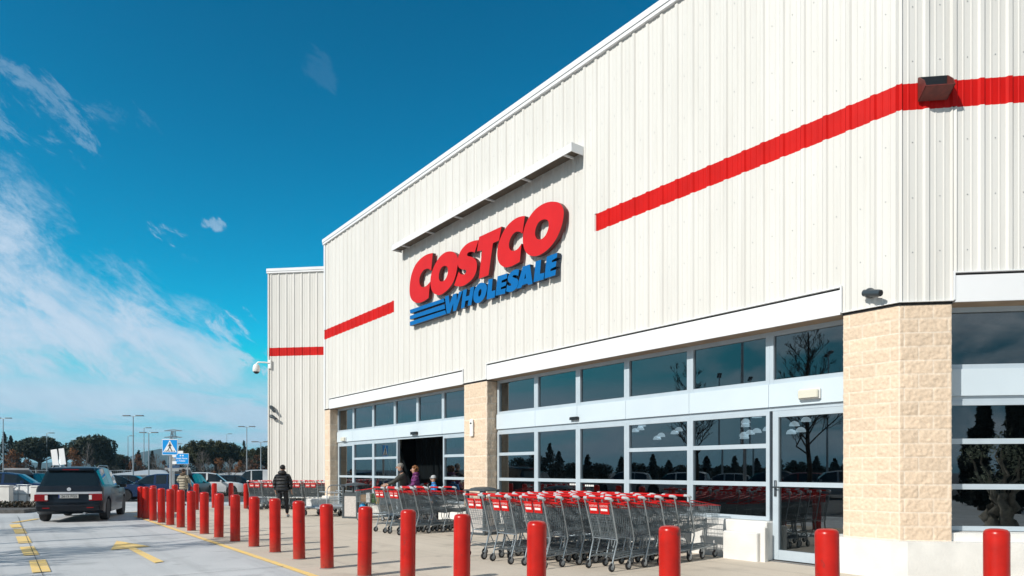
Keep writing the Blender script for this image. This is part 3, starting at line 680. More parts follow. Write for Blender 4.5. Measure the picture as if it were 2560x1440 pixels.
mb = MB(); mb.lathe([(.06,.0),(.13,-.06),(.165,-.2),(.165,-.33),(.15,-.36)], 16, None, (.50,.17,.0)); mb.build('housing', WHITE, t, True, 40)
mb = MB(); mb.ell((.50,.17,-.36), (.13,.13,.10)); mb.build('lens', BLACK, t, True)
# ------------------------------------------------------------------ bollards
def bollard_proto():
    t = thing('bollard', 'x', 'bollard', group='red bollards around the store front')
    mb = MB(); mb.lathe([(.106,-.05),(.106,.0),(.106,.09),(.1075,.10),(.106,.11),(.106,.17),(.1075,.18),(.106,.19),(.106,1.0),(.101,1.025),(.085,1.042),(.055,1.05),(.01,1.053)], 28); mb.build('post', BOLL, t, True, 50)
    mb = MB(); mb.lathe([(.125,.0),(.118,.012),(.106,.016)], 28); mb.build('base_ring', mat('sealant ring', (.25,.22,.2), .8), t, True, 40)
    return t
front = [(351,1295),(363,1297),(382,1302),(403,1307),(425,1313),(451,1319),(478,1327),(510,1335),(546,1344),(587,1354),(634,1367),(687,1381),(747,1398),(817,1421)]
pts = [G(x+1, y) for x, y in front]
for px, py in ((911,1266),(1019,1274),(1154,1285),(1340,1302),(1675,1314),(2071,1322),(2492,1322)):
    y = (EYE-1.05)*F/(py-HOR); pts.append(V(((px-1280)/F*y, y, 0)))
B0 = None
nf = len(pts)
for i, p in enumerate(pts):
    k = nf-1-i
    lb = 'red bollard of the front row, '+('nearest the camera, before the right hand window' if k == 0 else 'second from the right, before the glass door' if k == 1 else 'last at the far end beside the dark car' if k == nf-1 else ORD[k]+' counted from the right end')
    if B0 is None: B0 = bollard_proto(); B0['label'] = lb; B0.location = p
    else: dup(B0, p, random.uniform(0, 6), lb)
back = [(437,1281),(490,1275),(536,1270),(578,1265)]
bp = [G(*q) for q in back]
for i, p in enumerate(bp): dup(B0, p, .3*i, 'red bollard of the short back row, '+['nearest of four, left of the beige coat','second of four, behind the front row','third of four, before the white car','farthest of four, before the black car'][i])
dup(B0, AT(383, 23.9), 1., 'red bollard tucked behind the far end of the front row')
dup(B0, AT(616, 27.9), 1., 'red bollard at the left end of the far row of carts')

for o in list(bpy.data.objects):
    if o.get('category') == 'bollard': o.rotation_euler = (R(random.gauss(0, .5)), R(random.gauss(0, .5)), o.rotation_euler.z)
# ------------------------------------------------------------------ shopping carts
def wire(mb, a, b, r=.0036): mb.tube([a, b], r, 3, False)
def lerp(a, b, t): return tuple(x+(y-x)*t for x, y in zip(a, b))
def cart_proto(label, folded=False):
    t = thing('shopping_cart', label, 'shopping cart')
    rt, ft, rb, fb = (.02,.285,1.08), (1.03,.20,.95), (.165,.235,.50), (1.0,.17,.60)       # basket corners (left side)
    mir = lambda p: (p[0], -p[1], p[2])
    mb = MB()
    for s_ in (lambda p: p, mir):
        mb.tube([s_(p) for p in ((-.01,.29,1.14),(.04,.288,.98),(.165,.27,.52),(.17,.268,.46),(.09,.262,.20),(.07,.26,.13))], .013, 8)
        mb.tube([s_(p) for p in ((.09,.262,.20),(.5,.21,.215),(.98,.15,.235))], .013, 8)
        mb.tube([s_(p) for p in ((.60,.195,.22),(.53,.21,.36),(.55,.205,.545))], .010, 6)
    mb.tube([(.98,.15,.235),(.98,-.15,.235)], .012, 6); mb.tube([(.165,.27,.50),(.165,-.27,.50)], .009, 6)
    mb.build('frame', ZFR, t, True, 50)
    mb = MB(); L, Rr = (lambda p: p), mir
    for s_ in (L, Rr):
        for k in range(21):
            q = k/20; wire(mb, s_(lerp(rt, ft, q)), s_(lerp(rb, fb, q)))
        for z in (.33, .66): wire(mb, s_(lerp(rt, rb, z)), s_(lerp(ft, fb, z)), .0038)
        wire(mb, s_(rb), s_(fb), .005)
    for k in range(1, 11):
        q = k/11; wire(mb, lerp(rb, mir(rb), q), lerp(fb, mir(fb), q)); wire(mb, lerp(ft, mir(ft), q), lerp(fb, mir(fb), q))
    for k in range(1, 10): q = k/10; wire(mb, lerp(rb, fb, q), mir(lerp(rb, fb, q)), .0038)
    for z in (.25, .5, .75, 1): wire(mb, lerp(ft, fb, z), mir(lerp(ft, fb, z)), .0042)
    mb.build('basket', ZINC, t)
    GT = Matrix.Translation((.035,0,1.05)) @ Matrix.Rotation(R(-52 if folded else 0), 4, 'Y') @ Matrix.Translation((-.035,0,-1.05))
    mb = MB(GT); g0, g1 = (.035,.265,1.05), (.15,.225,.53)                                          # hinged rear gate
    for k in range(14): q = k/13; wire(mb, lerp(g0, mir(g0), q), lerp(g1, mir(g1), q))
    for z in (.0, .28, .36, .44, .52, .60, .68, .84, 1): wire(mb, lerp(g0, g1, z), mir(lerp(g0, g1, z)), .0038)
    mb.build('rear_gate', ZINC, t)
    mb = MB()
    for s_ in (L, Rr): mb.tube([s_(rt), s_(ft)], .0075, 5)
    mb.tube([ft, mir(ft)], .0075, 5); mb.build('rim', CRED, t, True)
    mb = MB(); mb.tube([(-.025,.215,1.155),(-.025,-.215,1.155)], .021, 10); mb.build('handle', CRED, t, True, 40)
    mb = MB()
    for s in (1, -1):
        mb = MB(); mb.tube([(-.025,.205*s,1.155),(-.025,.275*s,1.155),(-.005,.298*s,1.145),(.03,.297*s,1.12)], .0235, 8)
        mb.build('handle_end', mat('handle end grey', (.45,.48,.50), .4), t, True, 40)
    for s in (1, -1):                                                                           # two red child seat flaps with a white panel
        mb = MB(GT @ Matrix.Translation((.036, .118*s, 1.0)) @ Matrix.Rotation(R(-12), 4, 'Y')); mb.rbx(-.012, -.10, -.10, .006, .10, .085, .004); f = mb.build('seat_flap', CRED, t)
        mb = MB(GT @ Matrix.Translation((.036, .118*s, 1.0)) @ Matrix.Rotation(R(-12), 4, 'Y'))
        mb.bx(-.0145, -.072, -.048, -.0125, .072, -.012)
        mb.build('label_plate', WHITE, f)
        A = GT @ Matrix.Translation((.036, .118*s, 1.0)) @ Matrix.Rotation(R(-12), 4, 'Y')
        text_mesh('COSTCO', .042, 'lettering', WHITE, f, A @ Matrix.Translation((-.0135, 0, .028)) @ Matrix(((0,0,-1,0),(-1,0,0,0),(0,1,0,0),(0,0,0,1))), .0006)
    mb = MB()
    tb, tf = (.12,.235,.225), (.96,.15,.245)
    for k in range(9): q = k/8; wire(mb, lerp(tb, mir(tb), q), lerp(tf, mir(tf), q), .004)
    for k in range(8): q = k/7; wire(mb, lerp(tb, tf, q), mir(lerp(tb, tf, q)), .004)
    for z in (.255, .285): wire(mb, (.105,.25,z), (.105,-.25,z), .005)
    mb.build('lower_rack', ZINC, t)
    for x, y in ((.07,.26),(.07,-.26),(.95,.145),(.95,-.145)):
        mb = MB(); zt = .15 if x < .5 else .235
        mb.bx(x-.02, y-.024, .07, x+.015, y-.019, zt); mb.bx(x-.02, y+.019, .07, x+.015, y+.024, zt); mb.bx(x-.022, y-.024, zt-.006, x+.018, y+.024, zt)
        c = mb.build('caster', STEEL, t)
        mb = MB(); mb.lathe([(.045,-.016),(.063,-.012),(.066,0),(.063,.012),(.045,.016)], 14, Matrix.Rotation(R(90), 4, 'X'), (x-.015, y, .068)); w_ = mb.build('wheel', RUB, c, True, 40)
        mb = MB(); mb.lathe([(.036,-.018),(.036,.018)], 10, Matrix.Rotation(R(90), 4, 'X'), (x-.015, y, .068)); mb.build('hub', GREYP, c)
    return t
CANG = math.atan2(N.y, N.x)
stacks = [(V((1.36,10.76,0)), 6, .385, 'rightmost row before the wide windows', 'carts nested before the wide windows'),
          (V((.32,11.05,0)), 8, .38, 'second row from the right before the wide windows', 'carts nested before the wide windows'),
          (V((-.22,11.60,0)), 8, .38, 'third row from the right before the wide windows', 'carts nested before the wide windows'),
          (V((-.70,12.25,0)), 8, .38, 'leftmost row before the wide windows', 'carts nested before the wide windows'),
          (V((-2.95,16.70,0)), 5, .41, 'right row by the middle stone pillar', 'carts nested by the middle pillar'),
          (V((-3.42,17.28,0)), 4, .41, 'left row by the middle stone pillar', 'carts nested by the middle pillar')]
CP = CQ = None
def ordn(i, n_): return 'wire cart with its red handle foremost, ' if i == 0 else ('innermost wire cart, ' if i == n_-1 else ORD[i]+' wire cart from the handle end, ')
def put(i, p, rz, lb, gr):
    global CP, CQ
    if i == 0 and CP is None: c = CP = cart_proto(lb)
    elif i > 0 and CQ is None: c = CQ = cart_proto(lb, True)
    else: return dup(CQ if i else CP, p, rz, lb, gr)
    c['group'] = gr; c.location = p; c.rotation_euler = (0, 0, rz)
for o, n_, st, nm, gr in stacks:
    for i in range(n_):
        put(i, o+N*st*i+U*random.uniform(-.012, .012), CANG+random.uniform(-.012, .012), ordn(i, n_)+nm, gr)
A2 = math.atan2(M_.y, M_.x)
for j, px in enumerate((638, 672, 704, 738, 778)):
    for i in range(4):
        p = AT(px-3, 27.2)+M_*.42*i
        put(i, p, A2+random.uniform(-.03, .03), ordn(i, 4)+ORD[j]+' row at the far wall', 'carts nested at the far wall')
mancart = AT(962, 21.3); MC = math.atan2(.25, -1)
dup(CP, mancart+V((.1,0,0)), MC, 'loaded wire cart of groceries pushed by the man in the dark jacket', 'carts in use')
dup(CP, AT(1062, 21.6), MC, 'wire cart with red handle pushed by the woman in purple', 'carts in use')

# goods in the loaded cart
def goods(name, label, p, sz, col, rz=0, shape='box'):
    mb = MB()
    if shape == 'box': mb.rbx(-sz[0]/2, -sz[1]/2, 0, sz[0]/2, sz[1]/2, sz[2], .012)
    elif shape == 'bottle': mb.lathe([(sz[0]*.48,0),(sz[0]*.5,.02),(sz[0]*.5,sz[2]*.6),(sz[0]*.2,sz[2]*.8),(sz[0]*.18,sz[2])], 12)
    else: mb.rbx(-sz[0]/2, -sz[1]/2, 0, sz[0]/2, sz[1]/2, sz[2]*.6, .05); mb.ell((0,0,sz[2]*.62), (sz[0]*.48, sz[1]*.48, sz[2]*.38))
    o = mb.build(name, mat(name+str(col), col, .45, var=(12, .3)), None, shape != 'box', 40); o.location = p; o.rotation_euler = (0, 0, rz)
    return tag(o, label, name.replace('_', ' '))
mcx = Matrix.Translation(mancart+V((.1,0,0))) @ Matrix.Rotation(MC, 4, 'Z')
def inc(x, y, z): return mcx @ V((x, y, z))
goods('carton', 'small brown carton lying in the loaded cart', inc(.75, 0, .60), (.28,.26,.22), (.30,.19,.10), MC)
goods('yellow_bottle', 'yellow bottle standing in the loaded cart near its handle', inc(.30, .08, .53), (.12,.12,.34), (.75,.42,.01), MC, 'bottle')
goods('produce_bag', 'green bag of produce in the loaded cart', inc(.50, -.03, .57), (.26,.28,.30), (.05,.14,.03), MC, 'bag')
goods('white_carton', 'white carton wedged upright in the loaded cart', inc(.60, .13, .58), (.14,.10,.30), (.68,.68,.66), MC)
goods('blue_pack', 'round bright blue pack riding low on the front of the loaded cart', inc(.86, .0, .262), (.24,.22,.28), (.01,.30,.62), MC, 'bag')
goods('white_pack', 'white pack on the lower rack of the loaded cart', inc(.38, 0, .25), (.34,.30,.24), (.68,.66,.62), MC)

# ------------------------------------------------------------------ flatbed trolleys, litter bins
def flatbed(label, p, rz):
    t = thing('flatbed_trolley', label, 'trolley', p, rz, 'flatbed trolleys by the left stone pillar')
    mb = MB(); mb.rbx(-.75, -.35, .27, .75, .35, .33, .02); mb.build('platform', STEEL, t)
    mb = MB()
    mb.tube([(.70,-.33,.30),(.70,-.33,.9),(.70,-.27,1.02),(.70,-.16,1.08),(.70,.16,1.08),(.70,.27,1.02),(.70,.33,.9),(.70,.33,.30)], .019, 8)
    for z in (.55, .80): mb.tube([(.70,-.33,z),(.70,.33,z)], .012, 6)
    mb.build('push_bar', STEEL, t, True, 50)
    mb = MB()
    mb.tube([(-.7,.33,.30),(-.7,.33,.72),(-.62,.33,.82),(.55,.33,.82),(.68,.33,.75)], .016, 8)
    for z in (.45, .6): mb.tube([(-.7,.33,z),(.7,.33,z)], .008, 6)
    mb.build('side_rail', STEEL, t, True, 50)
    for x, y in ((.6,.28),(.6,-.28),(-.6,.28),(-.6,-.28)):
        mb = MB(); mb.bx(x-.03, y-.035, .1, x+.03, y-.028, .27); mb.bx(x-.03, y+.028, .1, x+.03, y+.035, .27); c = mb.build('caster', STEEL, t)
        mb = MB(); mb.lathe([(.06,-.024),(.095,-.02),(.10,0),(.095,.02),(.06,.024)], 16, Matrix.Rotation(R(90), 4, 'X'), (x, y, .10)); mb.build('wheel', RUB, c, True, 40)
    return t
f1 = flatbed('grey flatbed trolley standing nearest the far carts with a white carton on it', AT(806, 23.6), R(-38))
flatbed('grey flatbed trolley half hidden behind the litter bin', AT(848, 24.9), R(-38))
o = goods('white_carton', 'long white carton lying on the flatbed trolley', AT(795, 23.8)+V((0,0,.33)), (.80,.42,.26), (.70,.70,.68), R(-38))
def bin_(label, p, rz):
    t = thing('litter_bin', label, 'litter bin', p, rz, 'dark framed litter bins')
    FRM_ = mat('charcoal bin frame', (.07,.085,.095), .4, .2); PAN = mat('pale stone panel', (.56,.52,.49), .8, var=(30,.2))
    mb = MB()
    for x in (-.27, .27):
        for y in (-.27, .27): mb.rbx(x-.035, y-.035, 0, x+.035, y+.035, 1.08, .008)
    mb.rbx(-.31, -.31, 0, .31, .31, .06, .01); mb.bx(-.235,-.29,.74,.235,-.25,.84); mb.bx(-.235,.25,.74,.235,.29,.84); mb.bx(.25,-.235,.74,.29,.235,.84); mb.bx(-.29,-.235,.74,-.25,.235,.84); mb.build('frame', FRM_, t)
    mb = MB(); mb.bx(-.232,-.283,.062,.232,-.255,.738); mb.bx(-.232,.255,.062,.232,.283,.738); mb.bx(.255,-.232,.062,.283,.232,.738); mb.bx(-.283,-.232,.062,-.255,.232,.738); mb.build('panel', PAN, t)
    mb = MB(); mb.bx(-.23,-.23,.07,.23,.23,.83); mb.build('liner', BLACK, t)
    mb = MB(); mb.rbx(-.36,-.36,1.082,.36,.36,1.12,.02); mb.lathe([(.34,1.121),(.30,1.15),(.18,1.175),(.02,1.185)], 20); mb.build('lid', FRM_, t, True, 35)
    return t
bin_('dark litter bin with pale panels standing before the left glass door', AT(888, 22.6), R(-22))
bin_('dark litter bin mostly hidden behind carts at the middle stone pillar', AT(1207, 16.9), R(-37))

# ------------------------------------------------------------------ people
def skin(J, Ed, m, name, parent, sub=2):
    names = list(J); me = bpy.data.meshes.new(name); me.from_pydata([tuple(J[k][0]) for k in names], [(names.index(a), names.index(b)) for a, b in Ed], [])
    o = bpy.data.objects.new(name, me); COL.objects.link(o)
    md = o.modifiers.new('s', 'SKIN'); md.use_smooth_shade = True; md.branch_smoothing = .6
    sv = me.skin_vertices[0].data
    for i, k in enumerate(names):
        r = J[k][1]; sv[i].radius = r if isinstance(r, tuple) else (r, r)
    sv[0].use_root = True
    if sub: o.modifiers.new('u', 'SUBSURF').levels = sub
    o.modifiers[-1].render_levels = sub if sub else 0
    bpy.context.view_layer.update(); dg = bpy.context.evaluated_depsgraph_get()
    m2 = bpy.data.meshes.new_from_object(o.evaluated_get(dg)); bpy.data.objects.remove(o); bpy.data.meshes.remove(me)
    m2.name = name; m2.materials.clear(); m2.materials.append(m)
    q = bpy.data.objects.new(name, m2); COL.objects.link(q); q.parent = parent; return q
SKIN = mat('skin', (.52, .30, .21), .5, var=(20, .12)); SHOE = mat('shoe', (.03,.03,.035), .5)
def person(label, p, rz, h, cloth, coatlen, coatm, pantm, hairm, hair='short', arms=None, stride=.12, lean=0., hood=None, shoem=SHOE, hatm=None, bend=0, puff=1.0, neckm=None, dy=0.):
    """faces local -y; x is its left"""
    t = thing('person', label, 'person', p, rz); k = h/1.75
    S = lambda x, y, z: V((x*k, (y - lean*max(0, z-.95))*k, z*k))
    sh, hp = .185, .09
    A = arms or {1: [(.235,-.0,1.15),(.25,-.07,.90)], -1: [(-.235,.0,1.15),(-.25,-.07,.90)]}
    J = {'pel': (S(0,0,.95), (.15*k,.11*k)), 'wst': (S(0,.0,1.10), (.135*k,.10*k)), 'chs': (S(0,.0,1.30), (.16*k,.115*k)), 'uch': (S(0,.01,1.42), (.11*k,.08*k)),
         'nck': (S(0,.0,1.50), .052*k), 'jaw': (S(0,-.02,1.58), (.062*k,.075*k)), 'hd': (S(0,-.008,1.655), (.078*k,.098*k)), 'top': (S(0,0,1.715), (.055*k,.07*k))}
    Ed = [('pel','wst'),('wst','chs'),('chs','uch'),('uch','nck'),('nck','jaw'),('jaw','hd'),('hd','top')]
    for s in (1, -1):
        e, w_ = A[s]; e = S(*e); w_ = S(*w_); sd_ = S(sh*s, .01, 1.42); q = str(s)
        J['sh'+q] = (sd_, .062*k); J['el'+q] = (e, .043*k); J['wr'+q] = (w_, .028*k)
        d = (w_-e).normalized(); hx = V((-s*.6, 0, 0)).cross(d).normalized() if abs(d.x) < .9 else V((0,1,0)); sx_ = d.cross(hx)
        J['pm'+q] = (w_+d*.07*k, (.036*k,.02*k)); Ed += [('uch','sh'+q),('sh'+q,'el'+q),('el'+q,'wr'+q),('wr'+q,'pm'+q)]
        for fi, (o_, ln) in enumerate(((-.03,.060),(-.011,.072),(.010,.068),(.029,.052))):
            a, b = 'f%d%s'%(fi,q), 'g%d%s'%(fi,q); ff = .95+.05*fi
            J[a] = (w_+d*.105*k+hx*o_*k, .0095*k); J[b] = (w_+d*(.105+ln*.55)*k+hx*o_*k*1.05+sx_*.012*k*s, .0085*k); J['h'+b] = (w_+d*(.105+ln*.85)*k+hx*o_*k*1.05+sx_*(.034)*k*s*ff, .0075*k)
            Ed += [('pm'+q,a),(a,b),(b,'h'+b)]
        J['t'+q] = (w_+d*.045*k-hx*.045*k, .010*k); J['u'+q] = (w_+d*.085*k-hx*.062*k+sx_*.012*s*k, .009*k); Ed += [('wr'+q,'t'+q),('t'+q,'u'+q)]
        st = stride*s
        J['hip'+q] = (S(hp*s,0,.90), .088*k); J['kn'+q] = (S(hp*1.05*s, -st*.55-.02, .50), .058*k); J['an'+q] = (S(hp*1.1*s, -st+.02+(.05 if st < 0 else 0), .09), .04*k); J['to'+q] = (S(hp*1.25*s, -st-.11+(.05 if st < 0 else 0), .045), .038*k)
        Ed += [('pel','hip'+q),('hip'+q,'kn'+q),('kn'+q,'an'+q),('an'+q,'to'+q)]
    b = skin(J, Ed, SKIN, 'body', t, 1)
    hd, tp = J['hd'][0], J['top'][0]
    # face
    mb = MB(); mb.ell(hd+V((0,-.098,-.028))*k, (.016*k,.022*k,.026*k)); 
    for s in (1,-1): mb.ell(hd+V((.078*s,.01,-.02))*k, (.012*k,.022*k,.034*k))
    mb.build('face', SKIN, b, True)
    mb = MB()
    for s in (1,-1): mb.ell(hd+V((.032*s,-.088,.0))*k, (.012*k,.008*k,.007*k), 8, 6)
    mb.build('eyes', BLACK, b)
    mb = MB(); mb.ell(hd+V((0,-.088,-.072))*k, (.024*k,.008*k,.007*k), 8, 6); mb.build('mouth', mat('lips', (.36,.13,.11), .5), b)
    # hair / hat
    mb = MB()
    if hair == 'short': mb.ell(hd+V((0,.022,.03))*k, (.088*k,.098*k,.088*k), 14, 10)
    elif hair == 'curly':
        rg = random.Random(3)
        for i in range(60):
            a = rg.uniform(0, 6.28); e = rg.uniform(-.9, 1.4); d = V((math.cos(a)*math.cos(e), math.sin(a)*math.cos(e), math.sin(e)))
            if d.y < -.35 and d.z < .45: continue
            mb.ell(hd+V((d.x*.092, .025+d.y*.095, .0+d.z*.105))*k, tuple(rg.uniform(.026,.040)*k for _ in range(3)), 7, 5)
    mb.build('hair', hairm, t, True)
    if hatm:
        mb = MB(); c = hd+V((0,.008,.035))*k; mb.lathe([(.100*k,-.0),(.101*k,.03*k),(.094*k,.07*k),(.065*k,.105*k),(.01*k,.12*k)], 16, Matrix.Rotation(R(8), 4, 'X'), c); mb.ell(c+V((0,-.09,.004))*k, (.075*k,.075*k,.012*k)); mb.build('hat', hatm, t, True, 45)
    # coat: torso with sleeves; trousers; shoes
    zb = coatlen
    Jc = {'wst': (S(0,.0,1.12), (.185*k*puff,.145*k*puff)), 'chs': (S(0,.0,1.30), (.20*k*puff,.155*k*puff)), 'uch': (S(0,.012,1.41), (.13*k,.105*k)), 'col': (S(0,.012,1.50), (.078*k,.074*k)), 'low': (S(0,0,max(zb+.03,.92)), (.19*k*puff,.155*k*puff)), 'hem': (S(0,0,zb), (.195*k*puff,.16*k*puff))}
    Ec = [('wst','chs'),('chs','uch'),('uch','col'),('wst','low'),('low','hem')]
    for s in (1,-1):
        q = str(s); Jc['sh'+q] = (S(sh*1.0*s,.01,1.40), .083*k*puff); Jc['el'+q] = (J['el'+q][0], .066*k*puff); Jc['wr'+q] = (J['wr'+q][0]-(J['wr'+q][0]-J['el'+q][0])*.05, .047*k)
        Ec += [('uch','sh'+q),('sh'+q,'el'+q),('el'+q,'wr'+q)]
    skin(Jc, Ec, coatm, 'coat', t, 2)
    Jp = {'pel': (S(0,0,.96), (.145*k,.115*k))}; Ep = []
    for s in (1,-1):
        q = str(s); Jp['hip'+q] = (S(hp*s,0,.88), .098*k); Jp['kn'+q] = (J['kn'+q][0], .076*k); Jp['an'+q] = (J['an'+q][0]+V((0,0,.02)), .060*k); Ep += [('pel','hip'+q),('hip'+q,'kn'+q),('kn'+q,'an'+q)]
    skin(Jp, Ep, pantm, 'trousers', t, 1)
    for s in (1,-1):
        q = str(s); a, e = J['an'+q][0], J['to'+q][0]; mb = MB(); mb.ell((a.x*.5+e.x*.5, (a.y+e.y)/2+.01, .05*k), (.05*k,.135*k,.05*k)); mb.build('shoe', shoem, t, True)
    if hood:
        hm, ho = hood; mb = MB(); mb.ell(S(0,ho,1.50), (.15*k,.115*k,.085*k)); mb.build('hood', hm, t, True)
    if neckm:
        mb = MB(); mb.ell(S(0,.0,1.505), (.085*k,.085*k,.05*k)); mb.build('scarf', neckm, t, True)
    return t
def puffer(name, col):
    m = bpy.data.materials.new(name); m.use_nodes = True; n, l = nt(m); b = n['Principled BSDF']; b.inputs['Base Color'].default_value = (*col, 1); b.inputs['Roughness'].default_value = .5
    tc = n.new('ShaderNodeTexCoord'); wv = n.new('ShaderNodeTexWave'); wv.bands_direction = 'Z'; wv.inputs['Scale'].default_value = 2.6; wv.inputs['Distortion'].default_value = .8; l.new(tc.outputs['Object'], wv.inputs['Vector'])
    bp = n.new('ShaderNodeBump'); bp.inputs['Strength'].default_value = .9; bp.inputs['Distance'].default_value = .05; l.new(wv.outputs['Fac'], bp.inputs['Height']); l.new(bp.outputs['Normal'], b.inputs['Normal']); return m
NAVYC = puffer('black quilted coat', (.008, .010, .014)); BEIGE = puffer('beige quilted coat', (.34, .29, .21)); PURP = puffer('purple quilted jacket', (.16, .03, .14))
person('man seen from behind in a black hooded coat walking past the far carts', G(707, 1293.5)+V((0,.0,0)), R(180), 1.76, 0, .88, NAVYC, mat('black trousers', (.010,.010,.014), .8), mat('black hair', (.010,.008,.007), .7),
       arms={1: [(.275,.02,1.13),(.26,-.04,.92)], -1: [(-.27,.02,1.13),(-.27,-.05,.92)]}, stride=-.17, hood=(mat('black hood', (.009,.010,.013), .6), .07), shoem=mat('pale trainers', (.50,.50,.50), .6), puff=1.24)
person('person seen from behind in a beige quilted coat with a fur collar', G(459, 1264), R(170), 1.68, 0, .72, BEIGE, mat('dark blue jeans', (.012,.016,.03), .8), mat('dark brown hair', (.03,.018,.012), .7),
       arms={1: [(.31,.0,1.18),(.22,-.18,1.02)], -1: [(-.30,.0,1.18),(-.22,-.2,1.05)]}, stride=.08, hood=(mat('brown fur trim', (.10,.07,.045), .9, bump=(60,.8,.03)), .05), puff=1.2)
RZL = R(-75)
person('man in a dark jacket and grey hair leaning on a loaded cart', AT(1013, 20.9), RZL, 1.80, 0, .82, mat('dark olive jacket', (.035,.036,.030), .7, var=(8,.4)), mat('dark trousers', (.02,.02,.024), .8), mat('grey hair', (.22,.21,.19), .8),
       arms={1: [(.22,-.26,1.22),(.17,-.50,1.12)], -1: [(-.22,-.26,1.20),(-.17,-.50,1.12)]}, stride=.16, lean=.22, neckm=mat('dark scarf', (.02,.02,.025), .8))
person('woman with curly ginger hair in a purple quilted jacket behind the carts', AT(1039, 20.9), RZL, 1.71, 0, .80, PURP, mat('black leggings', (.015,.015,.018), .8), mat('ginger hair', (.30,.12,.035), .7, var=(40,.5)), hair='curly',
       arms={1: [(.22,-.10,1.14),(.17,-.34,1.08)], -1: [(-.22,-.10,1.14),(-.17,-.34,1.08)]}, stride=.12, lean=.05, puff=1.08, hood=(PURP, .04))
person('child in a pale grey cap and bright blue jacket behind the carts', AT(1084, 20.6), RZL, 1.40, 0, .78, mat('bright blue jacket', (.01,.22,.55), .5), mat('child trousers', (.03,.03,.05), .8), mat('brown hair', (.12,.06,.03), .8),
       stride=.1, hatm=mat('pale grey knit hat', (.46,.47,.48), .9, bump=(80,.4)), puff=1.05, neckm=MATS['bright blue jacket'])

